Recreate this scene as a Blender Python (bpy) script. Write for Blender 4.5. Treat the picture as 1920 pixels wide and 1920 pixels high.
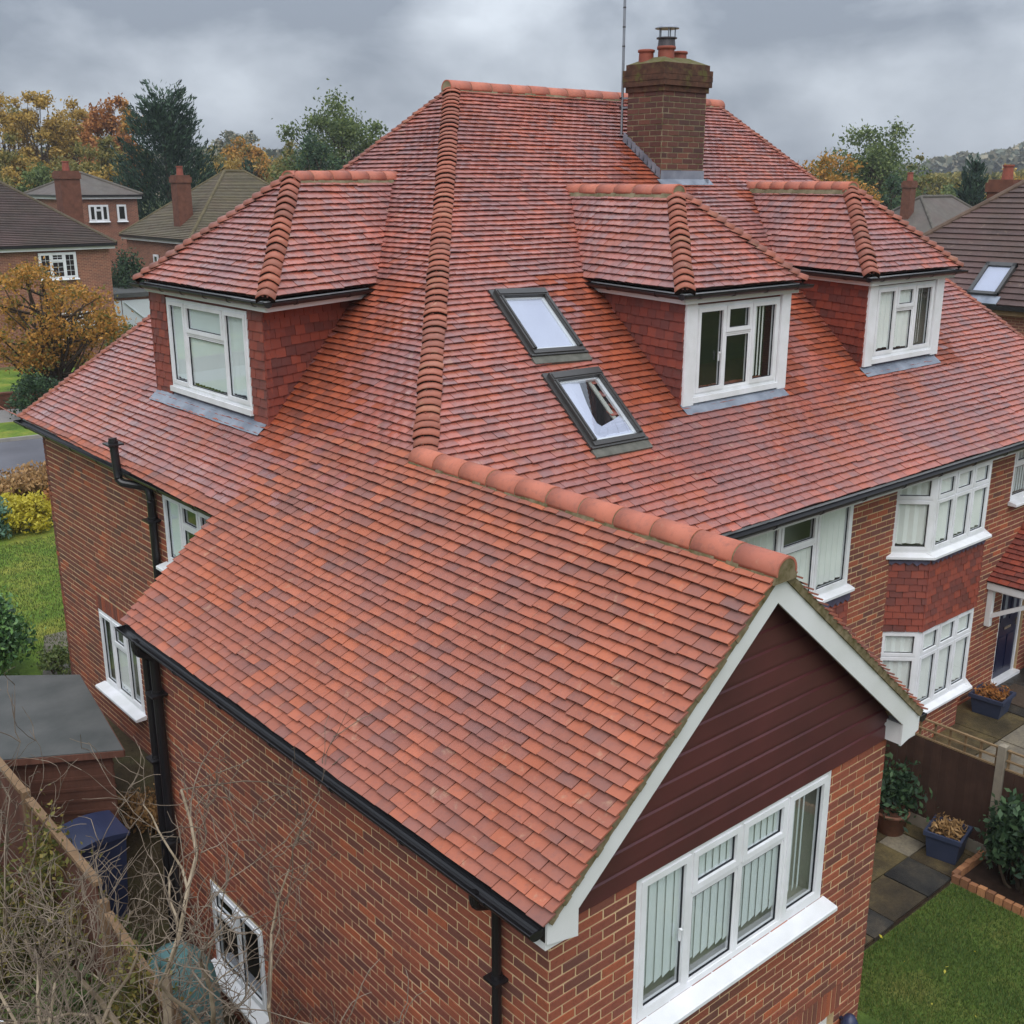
import bpy, math, random
import numpy as np
from mathutils import Vector, Matrix

# ------------------------------------------------------------------ camera, sky, sun, exposure
scene = bpy.context.scene
for o_ in list(bpy.data.objects):
    bpy.data.objects.remove(o_)
col = scene.collection
rng = random.Random(11)
nr = np.random.default_rng(5)

CAM = Vector((-4.267, -4.627, 4.767))
YAW, PITCH = 0.8613, 0.2889
cd = bpy.data.cameras.new('camera')
cam = bpy.data.objects.new('camera', cd)
col.objects.link(cam)
cam.location = CAM
cam.rotation_euler = (math.pi / 2 - PITCH, 0, YAW - math.pi / 2)
cd.sensor_width = 36
cd.lens = 2081.5 / 1920 * 36
cd.clip_start = 0.05
cd.clip_end = 6000
scene.camera = cam
scene.render.resolution_x = scene.render.resolution_y = 1024

SUN_EL, SUN_AZ = math.radians(52), math.radians(232)      # azimuth measured in the XY plane from +X
world = bpy.data.worlds.new('World')
scene.world = world
world.use_nodes = True
wt = world.node_tree
wt.nodes.clear()


def wn(kind, **kw):
    n = wt.nodes.new(kind)
    for k, v in kw.items():
        setattr(n, k, v)
    return n


def wmath(op, a, b=None):
    n = wn('ShaderNodeMath', operation=op)
    for i, v in enumerate((a, b)):
        if v is None:
            continue
        if isinstance(v, (int, float)):
            n.inputs[i].default_value = v
        else:
            wt.links.new(v, n.inputs[i])
    return n.outputs[0]


tc = wn('ShaderNodeTexCoord')
sep = wn('ShaderNodeSeparateXYZ')
wt.links.new(tc.outputs['Generated'], sep.inputs[0])
zc = wmath('MAXIMUM', sep.outputs['Z'], 0.0)
cmb = wn('ShaderNodeCombineXYZ')                           # cloud masses, flattened towards the horizon
wt.links.new(sep.outputs['X'], cmb.inputs[0])
wt.links.new(sep.outputs['Y'], cmb.inputs[1])
wt.links.new(wmath('MULTIPLY', zc, 1.9), cmb.inputs[2])
nz = wn('ShaderNodeTexNoise')
nz.inputs['Scale'].default_value = 4.4
nz.inputs['Detail'].default_value = 7
nz.inputs['Roughness'].default_value = 0.52
nz.inputs['Distortion'].default_value = 0.15
wmap = wn('ShaderNodeMapping')
wmap.inputs['Location'].default_value = (5.4, 6.3, 2.7)
wt.links.new(cmb.outputs[0], wmap.inputs[0])
wt.links.new(wmap.outputs[0], nz.inputs['Vector'])
ramp = wn('ShaderNodeValToRGB')
ramp.color_ramp.elements[0].position = 0.42
ramp.color_ramp.elements[0].color = (0.310, 0.355, 0.430, 1)
ramp.color_ramp.elements[1].position = 0.68
ramp.color_ramp.elements[1].color = (0.840, 0.910, 1.000, 1)
wt.links.new(nz.outputs['Fac'], ramp.inputs[0])
# overcast luminance law: the zenith is about three times the horizon
lum = wmath('MULTIPLY_ADD', zc, 1.75)
lum.node.inputs[2].default_value = 0.53
cl = wn('ShaderNodeMixRGB', blend_type='MULTIPLY')
cl.inputs[0].default_value = 1
wt.links.new(ramp.outputs[0], cl.inputs[1])
wt.links.new(lum, cl.inputs[2])
sky = wn('ShaderNodeTexSky', sky_type='NISHITA')
sky.sun_disc = False
sky.sun_elevation = SUN_EL
sky.sun_rotation = math.radians(90) - SUN_AZ
bg1 = wn('ShaderNodeBackground')
bg1.inputs['Strength'].default_value = 0.05
wt.links.new(sky.outputs[0], bg1.inputs[0])
bg2 = wn('ShaderNodeBackground')
bg2.inputs['Strength'].default_value = 1.0
wt.links.new(cl.outputs[0], bg2.inputs[0])
mx = wn('ShaderNodeMixShader')
mx.inputs[0].default_value = 0.93                          # nearly closed cloud cover
wt.links.new(bg1.outputs[0], mx.inputs[1])
wt.links.new(bg2.outputs[0], mx.inputs[2])
wo = wn('ShaderNodeOutputWorld')
wt.links.new(mx.outputs[0], wo.inputs[0])

sl = bpy.data.lights.new('sun', 'SUN')
sl.energy = 1.5
sl.angle = math.radians(50)
sl.color = (1.0, 0.97, 0.93)
sun = bpy.data.objects.new('sun', sl)
col.objects.link(sun)
sdir = Vector((math.cos(SUN_EL) * math.cos(SUN_AZ), math.cos(SUN_EL) * math.sin(SUN_AZ), math.sin(SUN_EL)))
sun.rotation_euler = sdir.to_track_quat('Z', 'Y').to_euler()
sun.location = (0, 0, 60)

scene.render.engine = 'CYCLES'
vs = scene.view_settings
vs.view_transform = 'Standard'
vs.look = 'None'
vs.exposure = 0.40
vs.gamma = 1.0
vs.use_curve_mapping = False

# ------------------------------------------------------------------ materials
M = {}


def lin(c):
    return tuple(((v / 255) / 12.92 if v / 255 <= 0.04045 else ((v / 255 + 0.055) / 1.055) ** 2.4) for v in c) + (1,)


class NT:
    """small node-tree writer"""
    def __init__(self, name):
        self.m = bpy.data.materials.new(name)
        self.m.use_nodes = True
        self.t = self.m.node_tree
        self.t.nodes.clear()
        self.out = self.t.nodes.new('ShaderNodeOutputMaterial')

    def n(self, kind, ins=None, **kw):
        nd = self.t.nodes.new(kind)
        for k, v in kw.items():
            setattr(nd, k, v)
        for k, v in (ins or {}).items():
            self.set(nd, k, v)
        return nd

    def set(self, nd, k, v):
        if isinstance(v, bpy.types.NodeSocket):
            self.t.links.new(v, nd.inputs[k])
        else:
            nd.inputs[k].default_value = v

    def coord(self):
        return self.n('ShaderNodeNewGeometry').outputs['Position']

    def noise(self, scale, detail=4, rough=0.55, vec=None, dist=0.0):
        return self.n('ShaderNodeTexNoise', {'Scale': scale, 'Detail': detail, 'Roughness': rough, 'Distortion': dist,
                                             'Vector': vec or self.coord()}).outputs['Fac']

    def ramp(self, fac, stops, interp='LINEAR'):
        r = self.n('ShaderNodeValToRGB')
        r.color_ramp.interpolation = interp
        el = r.color_ramp.elements
        while len(el) < len(stops):
            el.new(0.5)
        for e, (p, c) in zip(el, stops):
            e.position = p
            e.color = c if len(c) == 4 else tuple(c) + (1,)
        self.set(r, 0, fac)
        return r.outputs[0]

    def math(self, op, a, b=0.0, c=0.0, clamp=False):
        nd = self.n('ShaderNodeMath', operation=op, use_clamp=clamp)
        for i, v in enumerate((a, b, c)):
            self.set(nd, i, v)
        return nd.outputs[0]

    def mix(self, f, a, b, mode='MIX'):
        nd = self.n('ShaderNodeMixRGB', blend_type=mode)
        self.set(nd, 0, f)
        self.set(nd, 1, a)
        self.set(nd, 2, b)
        return nd.outputs[0]

    def rand(self):
        """one random number for each loose piece, whether it is an object or an island of a mesh"""
        g = self.n('ShaderNodeNewGeometry').outputs['Random Per Island']
        o = self.n('ShaderNodeObjectInfo').outputs['Random']
        return self.math('FRACT', self.math('ADD', g, o))

    def bsdf(self, colr, rough=0.6, spec=0.5, bump=None, bstr=0.3, bdist=0.01, metal=0.0, **kw):
        b = self.n('ShaderNodeBsdfPrincipled')
        self.set(b, 'Base Color', colr)
        self.set(b, 'Roughness', rough)
        self.set(b, 'Specular IOR Level', spec)
        self.set(b, 'Metallic', metal)
        for k, v in kw.items():
            self.set(b, k, v)
        if bump is not None:
            bp = self.n('ShaderNodeBump', {'Strength': bstr, 'Distance': bdist, 'Height': bump})
            self.t.links.new(bp.outputs[0], b.inputs['Normal'])
        self.t.links.new(b.outputs[0], self.out.inputs[0])
        return b


def plain(name, c, rough=0.6, var=0.12, scale=6.0, spec=0.5, bstr=0.15, metal=0.0, c2=None):
    t = NT(name)
    f = t.noise(scale, 5)
    a = lin(c)
    if c2:
        b_ = lin(c2)
    else:
        b_ = tuple(v * (1 - var * 2) for v in a[:3]) + (1,)
    cc = t.ramp(f, [(0.3, b_), (0.7, a)])
    if name.startswith('timber'):
        cc = t.mix(t.math('MULTIPLY', t.n('ShaderNodeObjectInfo').outputs['Random'], 0.5), cc, tuple(v * 0.45 for v in a[:3]) + (1,))
        gr = t.n('ShaderNodeMapping', {'Scale': (30.0, 30.0, 1.2), 'Vector': t.coord()}).outputs[0]
        cc = t.mix(t.ramp(t.noise(1.0, 4, 0.6, gr), [(0.45, (0, 0, 0)), (0.7, (0.45, 0.45, 0.45))]), cc, tuple(v * 0.5 for v in a[:3]) + (1,))
    t.bsdf(cc, rough, spec, t.noise(scale * 9, 3), bstr, 0.004, metal)
    M[name] = t.m
    return t.m


def tile_mat(name, stops, rough0, rough1, pale, patch=0.5, spec=0.5, dark=0.25, rust=0.0):
    t = NT(name)
    r = t.rand()
    pos = t.coord()
    big = t.noise(0.55, 3, 0.5, pos)
    mid = t.noise(2.6, 4, 0.6, pos)
    f = t.math('ADD', t.math('MULTIPLY', r, 1 - patch), t.math('MULTIPLY', t.math('SUBTRACT', t.math('MULTIPLY', mid, 1.7), 0.35), patch), clamp=True)
    c = t.ramp(f, stops)
    # weathering that runs over many tiles, then speckle inside a tile
    c = t.mix(t.ramp(big, [(0.42, (0, 0, 0)), (0.68, (dark, dark, dark))]), c, lin((128, 94, 96)))
    c = t.mix(t.ramp(t.noise(17, 6, 0.7, pos), [(0.5, (0, 0, 0)), (0.78, (0.55, 0.55, 0.55))]), c, lin((112, 80, 76)))
    c = t.mix(t.ramp(t.noise(5.5, 6, 0.7, pos, 0.4), [(0.60, (0, 0, 0)), (0.74, (pale, pale, pale))]), c, lin((196, 170, 138)))
    if rust:
        rn = t.math('ADD', t.noise(0.9, 4, 0.65, pos, 0.6), t.math('MULTIPLY', t.math('SUBTRACT', r, 0.5), 0.16))
        c = t.mix(t.ramp(rn, [(0.54, (0, 0, 0)), (0.66, (rust, rust, rust))]), c, lin((158, 84, 52)))
    r2 = t.math('FRACT', t.math('MULTIPLY', r, 17.31))
    c = t.mix(t.math('MULTIPLY', r2, 0.14), c, (0.08, 0.035, 0.03, 1))
    rg = t.math('ADD', t.math('MULTIPLY', t.ramp(t.noise(1.4, 4, 0.6, pos), [(0.38, (0, 0, 0)), (0.62, (1, 1, 1))]), rough1 - rough0), t.math('ADD', rough0, t.math('MULTIPLY', r2, 0.12)))
    t.bsdf(c, rg, spec, t.noise(60, 5, 0.7, pos), 0.35, 0.004)
    M[name] = t.m


def c3(*c):
    return lin(c)


tile_mat('tile_wing', [(0.0, c3(112, 86, 82)), (0.14, c3(134, 90, 80)), (0.35, c3(154, 93, 75)), (0.66, c3(170, 98, 74)), (0.92, c3(186, 104, 72)), (1.0, c3(176, 134, 106))],
         0.55, 0.8, 0.42, 0.34, 0.4, 0.22, 0.3)
tile_mat('tile_wet', [(0.0, c3(112, 86, 88)), (0.22, c3(138, 90, 84)), (0.44, c3(158, 93, 80)), (0.66, c3(174, 96, 78)), (0.88, c3(188, 100, 76)), (1.0, c3(204, 90, 60))],
         0.15, 0.42, 0.45, 0.56, 0.85, 0.55, 0.5)
tile_mat('tile_sheltered', [(0.0, c3(108, 60, 48)), (0.3, c3(138, 70, 48)), (0.6, c3(156, 76, 48)), (1.0, c3(172, 90, 60))],
         0.45, 0.6, 0.06, 0.35, 0.4, 0.0)
tile_mat('tile_hung', [(0.0, c3(92, 56, 50)), (0.25, c3(116, 58, 48)), (0.55, c3(138, 64, 48)), (1.0, c3(156, 74, 52))],
         0.45, 0.65, 0.10, 0.30, 0.4, 0.15)
tile_mat('bonnet', [(0.0, c3(128, 86, 72)), (0.35, c3(154, 94, 76)), (0.7, c3(172, 100, 78)), (1.0, c3(164, 120, 94))],
         0.5, 0.68, 0.5, 0.45, 0.4, 0.18)
tile_mat('ridge_clay', [(0.0, c3(170, 100, 82)), (0.5, c3(184, 108, 86)), (1.0, c3(196, 118, 92))],
         0.55, 0.72, 0.25, 0.5, 0.4, 0.05)
tile_mat('tile_brown', [(0.0, c3(58, 47, 43)), (0.5, c3(76, 60, 54)), (1.0, c3(90, 72, 62))], 0.55, 0.75, 0.35, 0.6, 0.4, 0.2)
tile_mat('tile_slate', [(0.0, c3(74, 70, 66)), (0.5, c3(92, 88, 80)), (1.0, c3(108, 104, 92))], 0.6, 0.8, 0.25, 0.6, 0.35, 0.1)


def brick_mat(name, stops, soot=0.5, pale=0.15):
    t = NT(name)
    r = t.rand()
    pos = t.coord()
    c = t.ramp(r, stops)
    c = t.mix(t.ramp(t.noise(0.8, 4, 0.6, pos), [(0.45, (0, 0, 0)), (0.72, (soot, soot, soot))]), c, lin((74, 58, 52)))
    c = t.mix(t.ramp(t.noise(38, 5, 0.7, pos), [(0.5, (0, 0, 0)), (0.8, (0.6, 0.6, 0.6))]), c, lin((72, 42, 38)))
    c = t.mix(t.ramp(t.noise(7, 5, 0.7, pos), [(0.6, (0, 0, 0)), (0.8, (pale, pale, pale))]), c, lin((188, 150, 112)))
    t.bsdf(c, t.math('ADD', 0.62, t.math('MULTIPLY', r, 0.2)), 0.35, t.noise(70, 5, 0.7, pos), 0.5, 0.004)
    M[name] = t.m


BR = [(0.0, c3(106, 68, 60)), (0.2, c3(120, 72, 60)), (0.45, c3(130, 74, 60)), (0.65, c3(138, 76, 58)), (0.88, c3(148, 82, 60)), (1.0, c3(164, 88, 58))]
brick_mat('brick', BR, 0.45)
brick_mat('brick_lit', [(p, tuple(min(1, v * 1.10) for v in c[:3]) + (1,)) for p, c in BR], 0.25)  # same brick, colour lightened for the stronger light on gable and front walls
brick_mat('brick_stack', [(0.0, c3(76, 50, 46)), (0.5, c3(98, 60, 52)), (1.0, c3(116, 72, 58))], 0.5)
plain('mortar', (216, 186, 144), 0.9, 0.16, 3.0, 0.2, 0.4)
plain('mortar_grey', (150, 138, 112), 0.9, 0.2, 5.0, 0.2, 0.6, c2=(96, 92, 66))
plain('mortar_dark', (58, 44, 38), 0.95, 0.2, 9.0, 0.1, 0.6)
plain('mossy_mortar', (138, 124, 100), 0.95, 0.2, 14.0, 0.1, 0.8, c2=(92, 84, 54))
plain('upvc', (234, 234, 237), 0.34, 0.03, 3.5, 0.5, 0.03, c2=(216, 217, 216))
plain('fascia_white', (226, 226, 226), 0.4, 0.05, 1.2, 0.5, 0.03, c2=(206, 206, 202))
plain('black_plastic', (30, 28, 30), 0.33, 0.1, 3.0, 0.5, 0.05)
plain('gasket', (26, 28, 34), 0.5, 0.05, 3.0, 0.4, 0.02)
plain('dark_metal', (78, 76, 74), 0.36, 0.1, 4.0, 0.5, 0.05, 0.4)
plain('lead', (150, 156, 166), 0.42, 0.2, 3.0, 0.5, 0.25, 0.3, c2=(106, 112, 124))
plain('lead_dark', (88, 82, 104), 0.5, 0.2, 4.0, 0.5, 0.25, 0.1)
plain('flash_moss', (104, 102, 94), 0.7, 0.2, 9.0, 0.3, 0.4, c2=(80, 80, 72))
plain('steel', (160, 162, 168), 0.35, 0.1, 5.0, 0.5, 0.05, 0.8)
plain('steel_dark', (84, 78, 80), 0.45, 0.1, 5.0, 0.5, 0.1, 0.5)
plain('pot_clay', (150, 82, 66), 0.6, 0.15, 9.0, 0.3, 0.2)
plain('flaunch', (112, 104, 84), 0.95, 0.2, 9.0, 0.1, 0.7, c2=(86, 84, 40))
plain('interior', (176, 176, 164), 0.9, 0.05, 2.0, 0.1, 0.0)
plain('interior_dark', (40, 38, 38), 0.9, 0.05, 2.0, 0.1, 0.0)
plain('door_navy', (26, 30, 58), 0.35, 0.08, 2.0, 0.5, 0.03)
plain('concrete', (150, 140, 124), 0.9, 0.15, 5.0, 0.2, 0.5)
plain('timber_dark', (84, 62, 52), 0.85, 0.2, 4.0, 0.2, 0.5)
plain('timber_trellis', (150, 124, 92), 0.85, 0.15, 6.0, 0.2, 0.4)
plain('timber_pale', (146, 118, 90), 0.85, 0.15, 6.0, 0.2, 0.4)
plain('timber_brown', (112, 74, 60), 0.75, 0.2, 4.0, 0.3, 0.4)
plain('felt', (88, 88, 86), 0.8, 0.12, 2.0, 0.3, 0.5, c2=(70, 72, 70))
plain('planter_blue', (54, 62, 84), 0.45, 0.12, 4.0, 0.5, 0.1)
plain('bin_blue', (46, 54, 84), 0.4, 0.12, 3.0, 0.5, 0.05)
plain('bin_teal', (92, 134, 134), 0.5, 0.12, 4.0, 0.4, 0.1)
plain('terracotta', (150, 104, 84), 0.8, 0.15, 6.0, 0.3, 0.3)
plain('soil', (58, 44, 36), 0.98, 0.25, 9.0, 0.1, 0.9)
plain('mat_brown', (84, 72, 62), 0.98, 0.15, 20.0, 0.1, 0.8)
plain('bark', (88, 74, 60), 0.95, 0.25, 8.0, 0.1, 0.9)
plain('bark_pale', (166, 150, 128), 0.9, 0.25, 6.0, 0.2, 0.6, c2=(112, 98, 78))
plain('twig', (138, 124, 108), 0.9, 0.3, 3.0, 0.2, 0.3, c2=(80, 68, 58))
plain('asphalt', (104, 104, 110), 0.5, 0.12, 0.5, 0.4, 0.4, c2=(84, 84, 90))
plain('pavement', (138, 134, 130), 0.7, 0.1, 1.0, 0.3, 0.3)
plain('kerb', (150, 146, 138), 0.85, 0.1, 3.0, 0.3, 0.3)
plain('garage_white', (214, 222, 224), 0.45, 0.05, 1.0, 0.5, 0.05)
def far_brick():
    t = NT('brick_far')
    pos = t.coord()
    sp = t.n('ShaderNodeSeparateXYZ', {0: pos})
    cb_ = t.n('ShaderNodeCombineXYZ', {0: t.math('ADD', sp.outputs[0], sp.outputs[1]), 1: sp.outputs[2]})
    b = t.n('ShaderNodeTexBrick', {'Vector': cb_.outputs[0], 'Color1': lin((150, 94, 76)), 'Color2': lin((120, 76, 66)), 'Mortar': lin((176, 142, 112)), 'Scale': 1.0,
                                   'Mortar Size': 0.008, 'Brick Width': 0.225, 'Row Height': 0.075})
    c = t.mix(t.ramp(t.noise(0.6, 4, 0.6, pos), [(0.4, (0, 0, 0)), (0.7, (0.4, 0.4, 0.4))]), b.outputs[0], lin((96, 70, 62)))
    t.bsdf(c, 0.85, 0.3, b.outputs['Fac'], -0.3, 0.01)
    M['brick_far'] = t.m


far_brick()
plain('brick_wall_low', (118, 76, 60), 0.85, 0.2, 4.0, 0.3, 0.5)
plain('curtain', (244, 244, 238), 0.9, 0.06, 2.0, 0.2, 0.05)
plain('blind', (226, 232, 230), 0.85, 0.05, 1.0, 0.2, 0.03)
plain('blind_white', (196, 198, 212), 0.8, 0.03, 1.0, 0.2, 0.02)
plain('chrome', (190, 180, 170), 0.25, 0.05, 3.0, 0.5, 0.0, 0.9)
plain('solar', (150, 170, 196), 0.2, 0.05, 3.0, 0.7, 0.0)


def glass_mat(name, tint, ior=1.5, rough=0.0):
    t = NT(name)
    tr = t.n('ShaderNodeBsdfTransparent', {'Color': tint})
    gl = t.n('ShaderNodeBsdfGlossy', {'Color': (0.9, 0.94, 1.0, 1), 'Roughness': rough})
    fc = t.n('ShaderNodeLayerWeight', {'Blend': 0.5}).outputs['Facing']
    f0 = ((ior - 1) / (ior + 1)) ** 2
    fr = t.math('ADD', f0, t.math('MULTIPLY', t.math('POWER', fc, 4.0), 1 - f0), clamp=True)
    mx_ = t.n('ShaderNodeMixShader', {0: fr, 1: tr.outputs[0], 2: gl.outputs[0]})
    t.t.links.new(mx_.outputs[0], t.out.inputs[0])
    M[name] = t.m


glass_mat('glass', (0.93, 0.96, 0.96, 1), 1.75)
glass_mat('glass_sky', (0.86, 0.88, 0.9, 1), 1.9)


def cladding_mat():
    t = NT('cladding')
    pos = t.coord()
    c = t.ramp(t.noise(1.3, 4, 0.6, pos), [(0.35, c3(74, 37, 40)), (0.65, c3(88, 44, 46))])
    mp = t.n('ShaderNodeMapping', {'Scale': (3.0, 3.0, 90.0), 'Vector': pos}).outputs[0]
    t.bsdf(c, 0.42, 0.45, t.noise(2.0, 3, 0.5, mp), 0.08, 0.004)
    M['cladding'] = t.m


cladding_mat()


def mossy_stack():
    t = NT('stack_moss')
    pos = t.coord()
    m = t.ramp(t.noise(4.5, 6, 0.7, pos), [(0.54, (0, 0, 0)), (0.66, (1, 1, 1))])
    c = t.mix(m, t.ramp(t.noise(9, 4, 0.6, pos), [(0.3, c3(64, 48, 40)), (0.7, c3(100, 70, 56))]), lin((88, 86, 48)))
    t.bsdf(c, 0.9, 0.2, t.noise(30, 5, 0.7, pos), 0.6, 0.01)
    M['stack_moss'] = t.m


mossy_stack()


def ground_mat(name, a, b, c, scale, rough=0.95, bstr=0.8):
    t = NT(name)
    pos = t.coord()
    f = t.noise(scale, 6, 0.65, pos)
    cc = t.ramp(f, [(0.32, lin(a)), (0.5, lin(b)), (0.68, lin(c))])
    cc = t.mix(t.ramp(t.noise(scale * 14, 5, 0.7, pos), [(0.4, (0, 0, 0)), (0.75, (0.5, 0.5, 0.5))]), cc, tuple(v * 0.35 for v in lin(a)[:3]) + (1,))
    t.bsdf(cc, rough, 0.2, t.noise(scale * 40, 4, 0.7, pos), bstr, 0.03)
    M[name] = t.m


ground_mat('grass', (64, 84, 38), (88, 108, 46), (122, 120, 62), 0.9)
ground_mat('grass_mossy', (70, 96, 38), (104, 128, 46), (150, 146, 64), 0.6)
ground_mat('earth', (62, 52, 40), (78, 68, 48), (84, 86, 54), 0.8)
ground_mat('meadow', (70, 84, 44), (88, 98, 52), (110, 104, 60), 0.05)
ground_mat('paving_stone', (92, 78, 62), (120, 104, 78), (150, 134, 92), 1.6, 0.55, 0.4)
ground_mat('hill', (58, 66, 56), (74, 78, 62), (98, 86, 62), 0.02)


ground_mat('slab_a', (54, 48, 40), (76, 66, 50), (108, 94, 66), 1.5, 0.36, 0.35)
ground_mat('slab_b', (60, 54, 42), (84, 74, 54), (118, 104, 70), 1.5, 0.36, 0.35)
ground_mat('slab_c', (44, 43, 42), (60, 58, 54), (88, 80, 68), 1.8, 0.36, 0.35)
ground_mat('slab_d', (96, 90, 80), (120, 112, 98), (142, 132, 112), 1.5, 0.55, 0.35)
brick_mat('edge_brick', [(0.0, c3(132, 92, 66)), (0.5, c3(158, 108, 74)), (1.0, c3(178, 126, 86))], 0.2)
tile_mat('tile_dark', [(0.0, c3(60, 54, 50)), (0.5, c3(74, 66, 60)), (1.0, c3(88, 78, 68))], 0.6, 0.8, 0.15, 0.6, 0.35, 0.2)
tile_mat('tile_moss', [(0.0, c3(80, 74, 60)), (0.5, c3(100, 94, 74)), (1.0, c3(118, 110, 82))], 0.6, 0.8, 0.25, 0.6, 0.35, 0.1)
for nm_, c_ in (('tile_brown', (104, 86, 74)), ('tile_slate', (104, 98, 90)), ('tile_dark', (92, 82, 66)), ('tile_moss', (106, 96, 72))):
    plain(nm_ + '_cap', c_, 0.85, 0.2, 3.0, 0.2, 0.4)

def leaf_mat(name, stops, rough=0.55, trans=0.35):
    t = NT(name)
    r = t.rand()
    pos = t.coord()
    c = t.ramp(t.math('ADD', t.math('MULTIPLY', r, 0.65), t.math('MULTIPLY', t.noise(0.7, 3, 0.5, pos), 0.35)), stops)
    d = t.n('ShaderNodeBsdfPrincipled', {'Base Color': c, 'Roughness': rough, 'Specular IOR Level': 0.3})
    tr = t.n('ShaderNodeBsdfTranslucent', {'Color': c})
    mx_ = t.n('ShaderNodeMixShader', {0: trans, 1: d.outputs[0], 2: tr.outputs[0]})
    t.t.links.new(mx_.outputs[0], t.out.inputs[0])
    M[name] = t.m


leaf_mat('leaf_gold', [(0.2, c3(132, 112, 58)), (0.5, c3(178, 146, 70)), (0.85, c3(208, 174, 96))])
leaf_mat('leaf_rust', [(0.2, c3(132, 90, 56)), (0.5, c3(172, 112, 60)), (0.85, c3(196, 140, 78))])
leaf_mat('leaf_olive', [(0.2, c3(92, 96, 54)), (0.5, c3(128, 122, 66)), (0.85, c3(166, 146, 82))])
leaf_mat('leaf_green', [(0.2, c3(68, 84, 50)), (0.5, c3(94, 110, 62)), (0.85, c3(130, 140, 82))])
leaf_mat('leaf_dark', [(0.2, c3(43, 61, 45)), (0.5, c3(61, 85, 59)), (0.85, c3(89, 113, 75))])
leaf_mat('leaf_conifer', [(0.2, c3(30, 50, 40)), (0.5, c3(46, 68, 52)), (0.85, c3(70, 92, 66))], 0.6, 0.1)
leaf_mat('leaf_yellow', [(0.2, c3(160, 146, 44)), (0.5, c3(196, 182, 56)), (0.85, c3(220, 208, 96))])
leaf_mat('leaf_orange', [(0.2, c3(98, 104, 52)), (0.5, c3(176, 128, 56)), (0.85, c3(206, 152, 74))])
leaf_mat('leaf_laurel', [(0.2, c3(47, 75, 47)), (0.5, c3(75, 113, 64)), (0.85, c3(134, 174, 99))], 0.35, 0.15)
leaf_mat('leaf_straw', [(0.2, c3(122, 96, 64)), (0.5, c3(169, 132, 85)), (0.85, c3(202, 164, 115))])
leaf_mat('leaf_teal', [(0.2, c3(80, 115, 101)), (0.5, c3(108, 146, 127)), (0.85, c3(148, 181, 155))])
leaf_mat('leaf_ivy', [(0.2, c3(80, 85, 47)), (0.5, c3(120, 117, 61)), (0.85, c3(157, 136, 73))])
leaf_mat('blade', [(0.2, c3(62, 84, 38)), (0.5, c3(88, 110, 50)), (0.85, c3(130, 130, 70))], 0.6, 0.2)
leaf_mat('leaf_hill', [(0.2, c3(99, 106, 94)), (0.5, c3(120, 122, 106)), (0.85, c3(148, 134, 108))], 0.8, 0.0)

# ------------------------------------------------------------------ mesh helpers
V3 = lambda *a: np.array(a, float)


def unit(v):
    v = np.asarray(v, float)
    return v / np.linalg.norm(v)


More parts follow.
